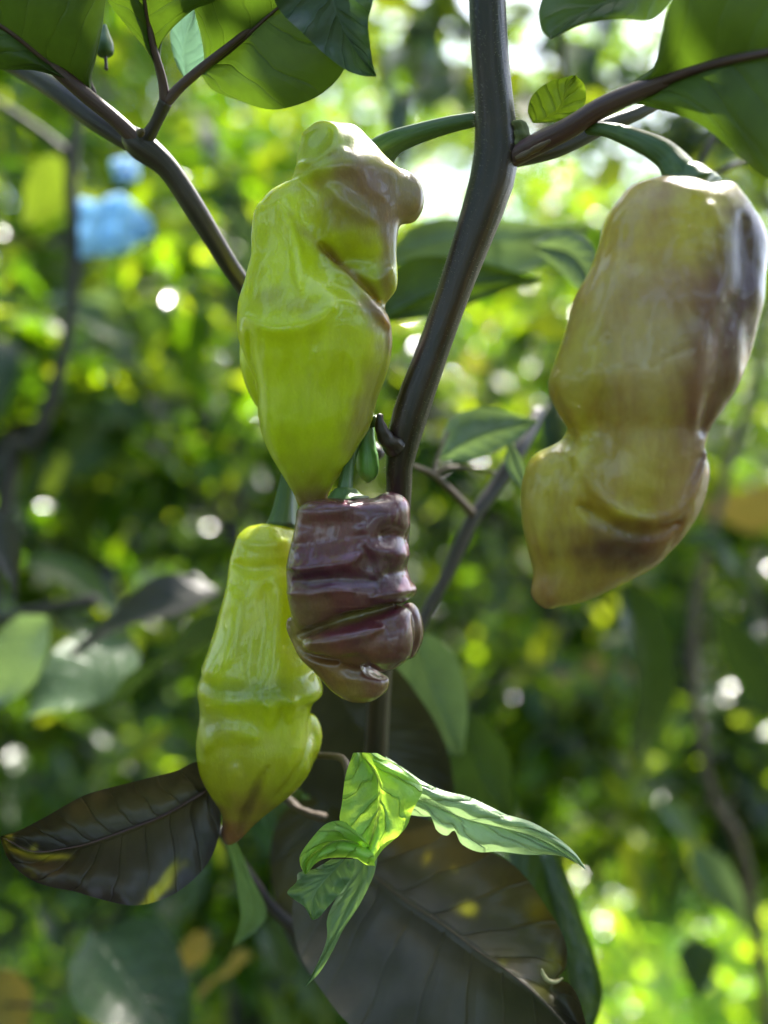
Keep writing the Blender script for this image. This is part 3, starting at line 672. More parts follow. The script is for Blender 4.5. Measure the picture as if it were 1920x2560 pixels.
FG('small_leaf', Z2, [(700, 495), (682, 450), (700, 390), (760, 338), (830, 318), (872, 308)], [(702, 497), (760, 480), (815, 440), (835, 380), (872, 310)], [(705, 500), (800, 498), (880, 465), (915, 420), (912, 350), (874, 308)], .204, .198, T2, nu=24, nv=8, cup=.002, seed=10, label='small bright folded leaf in the fork of the main stem')
# flower bud under the top left leaf
fb = tube_px('flower_bud', [(262, 62, .212), (262, 85, .212), (262, 112, .212), (262, 134, .212), (263, 142, .212)], [4, 12, 22, 20, 6], M_GSTALK, plant, n=24, sides=14)
tube_px('style', [(263, 138, .212), (265, 155, .212), (266, 174, .212)], [5, 4, 5], M_PETIOLE, fb, n=10, sides=8)
tube_px('pedicel', [(236, 232, .213), (224, 200, .213), (223, 160, .213), (232, 132, .213), (252, 122, .213)], [6, 5, 5, 5, 5], M_PETIOLE, plant, n=24, sides=8)
# --- dark leaf low left
DK = leaf_mat('purple_black_leaf_near', (.045, .036, .034), (.5, .5, .22), .40, .28, 9, vein_col=(.075, .06, .05), bump=.6, vcol=True)
z = Z6
LD = [(*z(700, 400), 260, 70, (.065, .052, .026), .8, -.3), (*z(850, 860), 70, 14, (.75, .62, .02), 1, -.85), (*z(900, 780), 50, 9, (.45, .40, .02), .9, -1.0), (*z(260, 655), 45, 8, (.55, .48, .06), .95), (*z(120, 630), 36, 9, (.42, .36, .05), .9, .2), (*z(40, 560), 12, 16, (.5, .42, .08), .9, .6), (*z(185, 620), 8, 12, (.5, .42, .06), .9, .4), (*z(160, 730), 14, 6, (.35, .28, .05), .8), (*z(182, 760), 6, 8, (.4, .32, .05), .9), (*z(300, 760), 110, 40, (.07, .042, .026), .7), (*z(500, 860), 140, 30, (.075, .045, .028), .7)]
FG('leaf', Z6, [(1135, 285), (1115, 190), (1070, 140), (960, 190), (800, 235), (600, 285), (440, 335), (250, 440), (100, 515), (4, 545)], [(1140, 292), (900, 430), (740, 495), (500, 582), (370, 612), (180, 630), (4, 548)],
   [(1150, 298), (1200, 400), (1190, 560), (1130, 700), (1000, 830), (850, 905), (700, 930), (520, 890), (400, 850), (250, 818), (150, 770), (60, 690), (20, 610), (4, 551)], .216, .198, DK, cup=.006, quilt=.0002, wave=.0006, seed=11, nu=90, nv=30, base=(.052, .042, .038), dabs=LD, veins=9, rib=M_PETIOLE, rib_px=4, label='purple-brown leaf at lower left with yellow scars')
# --- big dark leaf low centre
z = Z7
BD = [(*z(1000, 780), 300, 90, (.080, .058, .022), .8, .6), (*z(1300, 900), 90, 130, (.085, .070, .012), .8), (*z(1005, 856), 24, 17, (.95, .70, .03), 1), (*z(805, 600), 10, 20, (.30, .22, .02), .8, .3), (*z(940, 660), 10, 10, (.2, .15, .02), .7), (*z(1340, 850), 30, 30, (.2, .16, .012), .6), (*z(1420, 1130), 24, 40, (.30, .26, .02), .8), (*z(1180, 1120), 12, 12, (.2, .17, .02), .6), (*z(1380, 1260), 30, 20, (.2, .2, .02), .6, .6), (*z(500, 1200), 150, 170, (.070, .060, .062), .7), (*z(700, 1000), 120, 100, (.06, .05, .055), .6), (*z(1250, 1330), 120, 60, (.04, .045, .022), .6)]
FG('leaf', Z7, [(300, 480), (560, 430), (730, 400), (900, 450), (1060, 545), (1190, 605), (1300, 705), (1400, 855), (1465, 960), (1497, 1060), (1490, 1150), (1452, 1200), (1510, 1225), (1555, 1300), (1590, 1420), (1640, 1600)], [(300, 490), (540, 690), (700, 812), (900, 942), (1080, 1080), (1220, 1172), (1420, 1350), (1640, 1600)],
   [(300, 500), (200, 650), (140, 850), (155, 1000), (200, 1130), (290, 1270), (420, 1420), (600, 1560), (900, 1700), (1300, 1720), (1640, 1600)], .240, .205, DK, cup=.008, quilt=.0004, wave=.0008, seed=13, nu=90, nv=36, base=(.056, .046, .030), dabs=BD, veins=9, rib=M_TWIG, rib_px=4, label='very large purple-black leaf at the bottom with a round yellow spot')
tube_px('torn_edge', ZL(Z7, [(1372, 1150, .213), (1378, 1175, .213), (1400, 1205, .213), (1440, 1215, .2135), (1475, 1195, .214)]), [2, 5, 6, 5, 2], stem_mat('pale_torn_rim', (.25, .22, .10), (.4, .36, .2), .6), plant, n=20, sides=8)
FG('leaf', zoomer(0, 0, 1), [(800, 1600), (700, 1640), (680, 1760), (700, 1900), (790, 2000), (1000, 2060), (1140, 2020)], [(820, 1600), (860, 1760), (980, 1900), (1140, 2020)], [(840, 1600), (960, 1640), (1060, 1760), (1120, 1880), (1140, 2020)], .262, .27, LEAFM[5], cup=.003, quilt=.0008, seed=14, label='black-green leaf behind the curled pale leaf')
FG('leaf', zoomer(0, 0, 1), [(800, 1980), (700, 2040), (675, 2160), (700, 2300), (760, 2420), (840, 2500)], [(830, 1980), (790, 2200), (840, 2500)], [(900, 1980), (930, 2150), (900, 2350), (840, 2500)], .272, .262, LEAFM[5], cup=.003, quilt=.0002, seed=15)
# --- the curled pale leaf
C1 = leaf_mat('curled_light_green_leaf', (.24, .42, .09), (.40, .62, .05), .42, .45, 4, irr=1.8, rough_h=1.2, vein_col=(.20, .32, .08), bump=1.0)
C2 = leaf_mat('pale_leaf_underside', (.32, .44, .25), (.28, .42, .16), .45, .35, 5, irr=1.8, rough_h=1.4, vein_col=(.6, .66, .48), bump=1.0)
C3 = leaf_mat('slender_grey_green_leaf', (.13, .20, .11), (.16, .28, .06), .45, .4, 6)
FG('leaf', Z7, [(440, 85), (402, 200), (385, 330), (374, 410), (402, 468), (470, 530)], [(475, 83), (560, 200), (570, 350), (540, 480), (510, 560)], [(560, 85), (690, 165), (782, 255), (735, 370), (695, 465), (590, 560), (535, 640)], .203, .199, C1, cup=-.005, quilt=.0012, wave=.001, seed=16, veins=5, label='crumpled bright green front flap of the curled leaf')
FG('leaf', Z7, [(470, 480), (420, 440), (370, 420), (300, 438), (230, 510), (180, 585), (180, 640), (200, 684)], [(540, 560), (450, 530), (360, 520), (280, 560), (215, 620), (203, 684)], [(548, 640), (500, 635), (455, 608), (380, 603), (300, 608), (255, 630), (225, 665), (206, 686)], .1985, .196, C1, cup=-.006, quilt=.0002, seed=17, veins=6)
FG('leaf', Z7, [(330, 608), (250, 655), (170, 675), (160, 720), (115, 768), (150, 805), (200, 840), (235, 905)], [(400, 608), (330, 680), (260, 760), (240, 820), (238, 906)], [(450, 608), (440, 680), (395, 755), (310, 850), (270, 895), (240, 907)], .201, .199, C3, cup=.003, wave=.0015, quilt=.0008, seed=18, label='torn brown-edged flap below the curled leaf')
FG('leaf', Z7, [(440, 600), (420, 700), (345, 820), (312, 900), (310, 1000), (262, 1130), (202, 1240)], [(500, 600), (470, 730), (400, 860), (340, 1000), (203, 1240)], [(560, 600), (540, 690), (475, 825), (392, 950), (338, 1062), (270, 1178), (204, 1241)], .207, .200, C3, cup=-.002, quilt=.0004, seed=19, label='slender grey-green leaf hanging straight down to a point')
FG('leaf', Z7, [(600, 100), (680, 150), (790, 225), (900, 272), (1010, 302), (1150, 368), (1200, 392), (1330, 430), (1450, 500), (1540, 580), (1587, 655)], [(640, 240), (720, 290), (850, 345), (1000, 410), (1150, 450), (1350, 505), (1500, 590), (1587, 656)],
   [(700, 385), (790, 395), (832, 400), (850, 460), (900, 490), (940, 465), (975, 530), (1060, 572), (1160, 572), (1300, 590), (1450, 590), (1530, 620), (1587, 657)], .208, .200, C2, cup=-.003, quilt=.0003, wave=.0003, seed=20, nu=80, nv=16, veins=9, label='pale crinkled leaf arching to the right with its tip down')
tube_px('petiole', ZL(Z7, [(240, 95, .222), (330, 100, .216), (385, 112, .211), (410, 160, .207), (408, 250, .205), (395, 380, .204)]), [9, 9, 10, 10, 6, 4], M_TWIG, plant, n=40, sides=12)
tube_px('twig', ZL(Z7, [(100, 300, .235), (190, 370, .232), (280, 400, .23), (300, 395, .229)]), [10, 10, 12, 8], M_TWIG, plant, n=20, sides=10, bump=.2)
tube_px('twig', ZL(Z6, [(1180, 500, .26), (1360, 760, .26), (1480, 930, .26), (1600, 1040, .26), (1700, 1130, .26)]), [10, 13, 14, 16, 14], M_BRANCH, plant, n=30, sides=10)
FG('leaf', Z6, [(1225, 560), (1270, 700), (1300, 850), (1312, 1000), (1268, 1148)], [(1250, 560), (1330, 750), (1375, 950), (1268, 1150)], [(1280, 560), (1370, 760), (1455, 955), (1400, 1060), (1268, 1152)], .240, .246, C3, cup=.001, seed=22, label='thin pale leaf hanging below the lower green pod')
# dark branch behind, centre right, with its fork
tube_px('side_branch', [(1030, 1600, .26), (1060, 1545, .262), (1120, 1430, .266), (1180, 1300, .27), (1240, 1215, .275), (1300, 1120, .28), (1345, 1030, .29)], [14, 15, 16, 18, 20, 19, 17], M_BRANCH, plant, n=50, sides=12)
tube_px('twig', [(1185, 1290, .27), (1130, 1230, .262), (1080, 1185, .255), (1035, 1165, .245), (1010, 1150, .22)], [12, 9, 8, 7, 6], M_TWIG, plant, n=30, sides=10)
tube_px('petiole', [(1085, 1188, .256), (1120, 1170, .258), (1180, 1170, .262), (1240, 1182, .265)], [8, 6, 5, 4], M_TWIG, plant, n=20, sides=8)
tube_px('petiole', [(1083, 1186, .256), (1095, 1140, .258), (1120, 1080, .262)], [7, 5, 4], M_TWIG, plant, n=20, sides=8)
FG('leaf', zoomer(0, 0, 1), [(1095, 1150), (1110, 1080), (1140, 1035), (1220, 1020), (1345, 1050)], [(1098, 1150), (1180, 1095), (1260, 1070), (1345, 1052)], [(1100, 1155), (1180, 1150), (1280, 1110), (1345, 1055)], .262, .272, LEAFM[3], cup=.002, seed=23)
FG('leaf', zoomer(0, 0, 1), [(1270, 1110), (1262, 1160), (1285, 1200), (1320, 1240)], [(1275, 1110), (1290, 1170), (1322, 1240)], [(1280, 1108), (1310, 1160), (1324, 1238)], .25, .245, LEAFM[3], cup=.001, nu=16, nv=6, seed=24)
# leaves behind the main stem
FG('leaf', zoomer(0, 0, 1), [(940, 800), (980, 680), (1060, 640), (1180, 650), (1290, 680), (1355, 700)], [(940, 802), (1080, 730), (1220, 705), (1355, 702)], [(940, 806), (1030, 800), (1150, 770), (1270, 725), (1355, 704)], .285, .29, T1, cup=.003, seed=25, rib=M_GSTALK, rib_px=5, label='green leaf lying level behind the main stem')
FG('leaf', zoomer(0, 0, 1), [(960, 640), (1040, 560), (1180, 540), (1350, 560), (1480, 560)], [(960, 645), (1120, 600), (1300, 600), (1480, 565)], [(960, 650), (1060, 680), (1250, 690), (1400, 640), (1480, 570)], .34, .33, LEAFM[3], cup=.003, seed=26)
FG('leaf', zoomer(0, 0, 1), [(1330, 610), (1400, 575), (1470, 600), (1500, 680), (1490, 740)], [(1330, 612), (1420, 630), (1470, 690), (1490, 742)], [(1330, 615), (1390, 670), (1440, 720), (1488, 745)], .28, .27, LEAFM[3], cup=-.002, quilt=.0012, seed=27)
FG('leaf', zoomer(0, 0, 1), [(1010, 1600), (985, 1680), (1000, 1780), (1070, 1870), (1150, 1890)], [(1040, 1590), (1070, 1700), (1150, 1890)], [(1080, 1585), (1140, 1640), (1170, 1760), (1160, 1880)], .29, .295, LEAFM[3], cup=.003, seed=28, label='grey-green oval leaf below and right of the purple pod')
FG('leaf', zoomer(0, 0, 1), [(1130, 1800), (1110, 1900), (1150, 2010), (1270, 2050)], [(1160, 1790), (1190, 1920), (1275, 2052)], [(1200, 1790), (1270, 1880), (1285, 2050)], .32, .33, LEAFM[2], cup=.003, seed=29)
FG('leaf', zoomer(0, 0, 1), [(1270, 2130), (1290, 2300), (1370, 2450), (1440, 2620)], [(1350, 2130), (1400, 2300), (1450, 2620)], [(1400, 2130), (1440, 2250), (1490, 2400), (1505, 2500), (1460, 2640)], .27, .255, LEAFM[2], cup=.003, seed=30)
print('plant ready')

# ================================================================== THE PODS
pd = empty('pepper_pod', P(880, 330, .2), 'lumpy lime green pepper pod with mauve blush hanging in the centre above the purple pod', 'pepper', 'pepper pods hanging from the foreground plant')
link_mesh('pod_body', pod_upper(), M_POD_G, pd)
tube_px('stalk', [(1190, 298, .205), (1120, 312, .206), (1040, 335, .207), (985, 356, .208), (950, 385, .210), (930, 420, .212)], [17, 20, 24, 30, 40, 34], M_GSTALK, pd, n=40, sides=16, ridge=.08)
pd = empty('pepper_pod', P(862, 1240, .2), 'small wrinkled glossy purple pepper pod hanging below the lime green one', 'pepper', 'pepper pods hanging from the foreground plant')
link_mesh('pod_body', pod_purple(), M_POD_P, pd)
stk = tube_px('stalk', [(945, 1050, .203), (915, 1060, .205), (890, 1100, .204), (872, 1160, .200), (864, 1210, .197), (862, 1238, .196)], [14, 15, 14, 14, 17, 22], M_GSTALK, pd, n=40, sides=18, ridge=.12)
tube_px('calyx', [(862, 1222, .196), (862, 1240, .196), (863, 1250, .196)], [26, 44, 58], M_GSTALK, pd, n=14, sides=22, ridge=.07)
pd = empty('pepper_pod', P(700, 1310, .214), 'long bright green pepper pod with reddish brown tip, half behind the purple pod', 'pepper', 'pepper pods hanging from the foreground plant')
link_mesh('pod_body', pod_lower(), M_POD_G, pd)
tube_px('stalk', [(760, 1060, .222), (738, 1130, .220), (722, 1200, .218), (712, 1270, .216), (706, 1318, .215)], [16, 18, 22, 30, 42], M_GSTALK, pd, n=36, sides=18, ridge=.09)
pd = empty('pepper_pod', P(1700, 450, .18), 'large tan and purple ripening pepper pod hanging nearest at the right edge', 'pepper', 'pepper pods hanging from the foreground plant')
link_mesh('pod_body', pod_right(), M_POD_R, pd)
tube_px('stalk', [(1470, 322, .192), (1520, 325, .189), (1580, 345, .186), (1640, 372, .183), (1675, 400, .182), (1702, 440, .181), (1722, 470, .182)], [14, 18, 24, 30, 34, 44, 50], M_GSTALK, pd, n=48, sides=20, ridge=.06)
tube_px('calyx', [(1698, 428, .181), (1708, 446, .181), (1713, 460, .181), (1715, 468, .181)], [40, 58, 74, 82], M_GSTALK, pd, n=16, sides=40, ridge=.13)
yp = tube_px('young_pod', [(925, 1035, .206), (918, 1060, .206), (915, 1100, .206), (918, 1150, .206), (920, 1185, .206), (920, 1204, .206)], [8, 18, 23, 28, 25, 8], stem_mat('young_pod_skin', (.10, .26, .05), (.15, .33, .07), .3), None, n=40, sides=28, bump=.02)
props(yp, 'tiny smooth green young pod between the stem knot and the purple pod', 'pepper')
print('pods ready')

# ================================================================== NEIGHBOURING PLANTS
M_CROWN = simple_leaf('crown_leaf', (1, 1, 1), (4.4, 4.1, .35), .18, .5, True)
def crown_mesh(centers, n, leaf, seed):
    rng = np.random.default_rng(seed); V0, F0, U0 = leaf_proto('leaf', .5, .3, .5, .03, nu=3, nv=1)
    k = len(centers); c = np.array([q[:3] for q in centers]); r = np.array([q[3:6] for q in centers])
    pick = rng.choice(k, n, p=(r.prod(1) ** .7) / (r.prod(1) ** .7).sum())
    d = rng.normal(size=(n, 3)); d /= np.linalg.norm(d, axis=1)[:, None]
    pos = c[pick] + d * r[pick] * (rng.random(n) ** .45)[:, None]
    a = rng.uniform(0, 2 * math.pi, n); e = rng.uniform(-.9, .3, n)
    X = np.stack([np.cos(a) * np.cos(e), np.sin(a) * np.cos(e), np.sin(e)], 1)
    N = rng.normal(size=(n, 3)) * .6; N[:, 2] += 1; N -= X * (N * X).sum(1)[:, None]; N /= np.linalg.norm(N, axis=1)[:, None]; Y = np.cross(N, X)
    L = leaf * rng.uniform(.6, 1.3, n)
    V = pos[:, None, :] + L[:, None, None] * (V0[None, :, :1] * X[:, None] + V0[None, :, 1:2] * Y[:, None] + V0[None, :, 2:] * N[:, None])
    m = len(V0); F = (F0[None] + (np.arange(n) * m)[:, None, None]).reshape(-1, 4)
    pal = np.array([(.025, .060, .012), (.045, .095, .012), (.018, .040, .012), (.075, .125, .014), (.10, .14, .04)])
    col = pal[rng.integers(0, 5, n)] * rng.uniform(.7, 1.25, (n, 1)); col = np.repeat(col, m, 0)
    return V.reshape(-1, 3), F, col
def random_dir():
    a = random.uniform(0, 2 * math.pi); e = random.uniform(-.75, .35)
    return Vector((math.cos(a) * math.cos(e), math.sin(a) * math.cos(e), math.sin(e)))
def bush(loc, height, spread, n_leaf, label, mats, weights, leaf_len=(.06, .11), stems=5, z0=.15, name='pepper_bush', cat='bush', group=None):
    t = empty(name, loc, label, cat, group)
    base = Vector(loc); anchors = []
    trunk_pts = [base + Vector((random.uniform(-.02, .02) * i, random.uniform(-.02, .02) * i, height * i / 4)) for i in range(5)]
    trunk_pts[0].z = -.01
    tube_obj('stem', trunk_pts, [.009, .008, .0065, .005, .003], M_FARSTEM, t, n=24, sides=8)
    for k in range(stems):
        a = 2 * math.pi * k / stems + random.uniform(-.4, .4); s = .25 + .6 * random.random(); b0 = trunk_pts[int(s * 4)].lerp(trunk_pts[min(4, int(s * 4) + 1)], (s * 4) % 1)
        r = spread * random.uniform(.6, 1.0); e = Vector((math.cos(a) * r, math.sin(a) * r, height * random.uniform(.12, .35)))
        if (b0 + e).z > height * 1.1: e.z = height * 1.1 - b0.z
        pts = [b0, b0 + e * .35 + Vector((0, 0, .02)), b0 + e * .7, b0 + e]
        tube_obj('branch', pts, [.005, .004, .003, .0018], M_FARSTEM, t, n=16, sides=6)
        for q in range(8): anchors.append(pts[1].lerp(pts[3], q / 7))
    for q in range(6): anchors.append(trunk_pts[2].lerp(trunk_pts[4], q / 5))
    for k in range(n_leaf):
        a = random.choice(anchors) + Vector((random.gauss(0, .035), random.gauss(0, .035), random.gauss(0, .035)))
        if a.z < z0: a.z = z0 + random.random() * .1
        d = random_dir(); L = random.uniform(*leaf_len)
        if a.y < .42: continue
        nrm = Vector((random.gauss(0, .45), random.gauss(0, .45) - .15, 1))
        place_leaf(t, a, d, L, nrm, random.randrange(4), random.choices(mats, weights)[0])
    cs = [(a.x, a.y, max(a.z, .2), .07, .07, .06) for a in anchors if a.y > .6]
    V, F, c = crown_mesh(cs, 1200, .045, int(1000 * abs(loc[0])) + 3)
    o = link_mesh('small_foliage', mesh_np('small_foliage', V, F, True, c), M_CROWN, t); o['kind'] = 'stuff'
    return t
GB = 'pepper bushes behind the hanging pods'
# left neighbour with the dark stem that shows at the left
lp = empty('pepper_bush', (-.23, .52, 0), 'neighbour bush whose thin dark stem runs down the left side, large leaves below', 'bush', GB)
tube_obj('stem', [P(250, -60, .50), P(205, 250, .5), P(178, 400, .5), P(182, 620, .5), P(178, 780, .5), P(140, 960, .5), P(80, 1120, .5), P(10, 1260, .5), Vector((-.24, .52, .55)), Vector((-.24, .52, -.01))], [.0016, .0021, .0034, .0032, .003, .0036, .0042, .0045, .006, .008], M_FARSTEM, lp, n=80, sides=10)
tube_px('branch', [(178, 395, .5), (100, 330, .5), (0, 262, .5), (-120, 200, .5)], [14, 11, 10, 8], M_FARSTEM, lp, n=20, sides=8)
def LF(*a, **k): return leaf_px(lp, *a, **k)
LF((180, 400), (60, 560), .5, .52, 2, 0, (0.2, .8, .6), 1.3, label='bright yellow-green leaf at the left edge')
LF((-40, 1280), (75, 1440), .3, .29, 1, 5, (.5, -.5, .3), 1.1)
LF((560, 1480), (150, 1560), .38, .36, 0, 5, (0, -.5, .8), 1.0)
LF((600, 1560), (260, 1720), .36, .34, 2, 2, (0, .5, .8), 1.0)
LF((120, 1540), (-60, 1790), .36, .36, 2, 3, (.3, -.6, .7), 1.2)
LF((330, 1600), (60, 1780), .40, .36, 2, 3, (.3, -.7, .7), 1.3)
LF((60, 1400), (330, 1500), .5, .5, 0, 0, (0, -.5, .8))
LF((60, 1620), (340, 1560), .5, .5, 1, 0, (0, .5, .8))
LF((230, 2330), (480, 2640), .36, .33, 2, 2, (.2, -.6, .7), 1.5, label='broad dark green leaf at the bottom left')
LF((210, 2360), (250, 2640), .38, .37, 0, 1, (.2, -.8, .4), .9)
LF((520, 2330), (440, 2440), .42, .42, 2, 4, (.2, -.8, .5), 1.2, label='small orange-yellow leaf near the bottom left')
LF((630, 2390), (480, 2480), .44, .42, 2, 4, (.2, .8, .5), 1.1)
LF((0, 2420), (60, 2620), .40, .40, 2, 4, (.2, -.8, .5), 1.2)
LF((520, 2040), (560, 2170), .45, .44, 1, 1, (.2, -.8, .5))
LF((300, 2000), (120, 2120), .5, .5, 1, 0, (.2, .6, .5)); LF((420, 1820), (250, 1930), .55, .55, 1, 1, (.2, .9, .3), .7)
LF((160, 2380), (100, 2250), .5, .5, 1, 2, (.2, -.6, .5)); LF((650, 2300), (760, 2480), .45, .45, 0, 2, (.2, -.6, .5))
tube_px('branch', [(240, 1500, .42), (120, 1520, .43), (-40, 1560, .45)], [16, 14, 14], M_FARSTEM, lp, n=20, sides=8)
tube_px('twig', [(-30, 2508, .4), (40, 2512, .4), (140, 2520, .4)], [5, 5, 5], M_FARSTEM, lp, n=10, sides=8)
# right neighbour with hanging leaves
rp = empty('pepper_bush', (.30, .62, 0), 'neighbour bush at lower right with thin upright twigs and drooping grey leaves', 'bush', GB)
tube_obj('stem', [Vector((.30, .62, -.01)), P(1900, 2400, .62), P(1800, 2050, .62), P(1760, 1900, .62), P(1740, 1500, .64), P(1900, 900, .66), P(1960, 600, .68)], [.006, .004, .003, .0028, .003, .003, .002], M_TWIG, rp, n=50, sides=8)
def RF(*a, **k): return leaf_px(rp, *a, **k)
RF((1560, 1460), (1690, 1980), .46, .48, 0, 2, (.5, -.8, .2), .85, label='long blade-like green leaf hanging below the large pod')
RF((1600, 1840), (1590, 2010), .5, .5, 1, 1, (.3, .9, .2)); RF((1730, 2110), (1890, 2340), .5, .49, 0, 3, (-.4, -.8, .7), .9, label='drooping silvery leaf at lower right')
RF((1650, 2000), (1770, 2120), .52, .52, 0, 3, (-.3, -.7, .7)); RF((1560, 2100), (1620, 2290), .52, .52, 0, 1, (.3, .9, .2), .8)
RF((1720, 2080), (1790, 2260), .54, .54, 2, 1, (.3, .9, .2), .8); RF((1740, 2340), (1750, 2500), .55, .54, 2, 2, (.1, -.9, .5), 1.6, label='olive leaf over the sunlit grass')
RF((1920, 1800), (1800, 1480), .5, .5, 0, 2, (.5, .8, .2), .9); RF((1990, 1290), (1740, 1250), .9, .9, 2, 4, (0, .7, .7), 1.5, label='large yellow leaf at the right edge')
RF((1700, 1350), (1950, 1420), .6, .6, 1, 2, (0, -.5, .8))
RF((1330, 800), (1440, 840), .48, .48, 2, 1, (0, .9, .3), 1.3); RF((1180, 1250), (1120, 1330), .5, .5, 1, 1, (0, .9, .3))
RF((1560, 400), (1480, 470), .5, .5, 2, 1, (0, .9, .3), 1.5); RF((1800, 420), (1700, 420), .5, .5, 2, 1, (0, .9, .3), 1.5); RF((1760, 260), (1900, 330), .4, .4, 2, 3, (0, -.7, .7), 1.3)
tube_px('twig', [(1405, 40, .4), (1408, 120, .4), (1412, 260, .42), (1400, 420, .45)], [7, 8, 8, 8], M_FARSTEM, rp, n=20, sides=8)
tube_px('twig', [(1735, 440, .3), (1765, 380, .3), (1790, 340, .3), (1820, 300, .3)], [8, 9, 8, 6], M_FARSTEM, rp, n=20, sides=8)
tube_px('twig', [(1735, 448, .3), (1790, 432, .3), (1870, 400, .3), (1960, 370, .3)], [5, 6, 6, 6], M_FARSTEM, rp, n=20, sides=8)
tube_px('branch', [(1985, 560, .75), (1700, 380, .72), (1400, 250, .7), (1050, 180, .7), (900, 160, .7)], [12, 10, 9, 7, 5], M_FARSTEM, rp, n=30, sides=8)
rr = random.Random(31)
for k in range(34):
    t = rr.random(); x = 1000 + 880 * t; y = 170 + 180 * t + rr.uniform(-60, 60); a = rr.uniform(-2.6, 2.6); L = rr.uniform(90, 190)
    RF((x, y), (x + L * math.sin(a), y + L * math.cos(a)), .70, .70 + rr.uniform(-.06, .06), rr.randrange(4), rr.choice([0, 0, 1, 2, 3]), (rr.uniform(-.5, .5), rr.uniform(-.9, .9), .6), rr.uniform(.9, 1.4))
tube_px('branch', [(1985, 560, .95), (1750, 330, .95), (1350, 130, .95), (960, 60, .95), (760, 120, .95)], [11, 9, 8, 7, 5], M_FARSTEM, rp, n=30, sides=8)
for k in range(60):
    t = rr.random(); x = 800 + 1050 * t; y = 60 + 260 * max(0, t - .35) + rr.uniform(-90, 90); a = rr.uniform(-2.6, 2.6); L = rr.uniform(70, 150)
    RF((x, y), (x + L * math.sin(a), y + L * math.cos(a)), .95, .95 + rr.uniform(-.06, .06), rr.randrange(4), rr.choice([0, 0, 1, 2, 3]), (rr.uniform(-.5, .5), rr.uniform(-.9, .9), .6), rr.uniform(.9, 1.4))
W0 = ([0, 1, 2, 3, 4, 5], [5, 1.6, 6, 2, .2, .8])
specs = [((-.14, .86, 0), 1.20, .26, 150, 'leafy pepper bush close behind the two green pods'),
         ((-.50, 1.05, 0), 1.25, .30, 150, 'leafy pepper bush furthest to the left behind the thin dark stem'),
         ((.16, 1.15, 0), 1.18, .30, 150, 'leafy pepper bush standing behind the main forked stem'),
         ((.50, 1.10, 0), 1.12, .24, 110, 'open pepper bush standing behind the large right pod'),
         ((-.30, 1.60, 0), 1.45, .36, 150, 'taller pepper bush in the second row at left'),
         ((.14, 1.80, 0), 1.45, .36, 150, 'taller pepper bush in the second row at centre')]
for loc, h, sp, n, lab in specs:
    bush(loc, h, sp, n, lab, *W0, group=GB)
print('bushes ready')

# ================================================================== SHRUBS AND TREES BEYOND
def tree(x, y, h, w, n, leaf, label, seed, name='shrub', cat='shrub', group=None, low=.0, lobes=9):
    rng = random.Random(seed); t = empty(name, (x, y, 0), label, cat, group)
    top = Vector((x, y, h * .8)); tube_obj('trunk', [Vector((x, y, -.02)), Vector((x + .05 * w, y, h * .3)), top], [.03 * h ** .6, .022 * h ** .6, .008], M_FARSTEM, t, n=14, sides=8)
    cs = []
    for k in range(lobes):
        a = rng.uniform(0, 2 * math.pi); rr = w * .5 * math.sqrt(rng.random()); zz = h * (low + (1 - low) * (k + .5) / lobes)
        q = w * rng.uniform(.16, .30) ; cs.append((x + rr * math.cos(a), y + rr * math.sin(a), zz, q, q, q * .75))
        tube_obj('limb', [Vector((x + .03 * w, y, min(h * .7, zz * .75))), Vector(cs[-1][:3])], [.010 * h ** .6, .004], M_FARSTEM, t, n=6, sides=6)
    V, F, c = crown_mesh(cs, n, leaf, seed)
    o = link_mesh('crown', mesh_np('crown', V, F, True, c), M_CROWN, t); o['kind'] = 'stuff'
GS = 'shrubs beyond the pepper bushes'; GT = 'trees beyond the shrubs'
shr = [(-1.5, 3.0, 2.1, 1.7, 7000, 'dense shrub beyond the bushes at far left'), (-.7, 2.7, 1.9, 1.3, 6000, 'dense shrub beyond the bushes left of the upper green pod'), (.1, 3.2, 1.9, 1.5, 6000, 'dense shrub beyond the bushes behind the main stem'),
       (1.05, 3.6, 1.9, 1.5, 5000, 'shrub beyond the sunlit grass at right'), (2.0, 4.2, 2.2, 1.8, 5000, 'shrub beyond the grass outside the right pod'), (-2.4, 4.0, 2.6, 2.0, 5000, 'taller shrub partly hidden at far left')]
for i, (x, y, h, w, n, lab) in enumerate(shr): tree(x, y, h, w, int(n * 2.2), .066, lab, 20 + i, group=GS, lobes=18)
shr2 = [(-.25, 4.6, 3.3, 2.2, 8000, .075, 'tall hedge-like shrub directly behind the main stem, sky showing through it'), (1.55, 5.2, 3.7, 2.2, 8000, .08, 'tall loose shrub behind the top of the large right pod')]
for i, (x, y, h, w, n, lf, lab) in enumerate(shr2): tree(x, y, h, w, n, lf, lab, 60 + i, group=GS, lobes=26)
trs = [(-3.4, 8.0, 6.2, 3.6, 5500, 'tall tree beyond the shrubs at left'), (-.9, 9.5, 5.0, 3.0, 3000, 'tree beyond the shrubs above the upper green pod'), (3.2, 9.0, 6.4, 3.8, 5500, 'tall tree beyond the shrubs at right'), (1.2, 12.0, 5.2, 3.4, 3000, 'far tree seen through the gap right of the stem')]
for i, (x, y, h, w, n, lab) in enumerate(trs): tree(x, y, h, w, int(n * 1.2), .125, lab, 40 + i, name='tree', cat='tree', group=GT, low=.2, lobes=16)

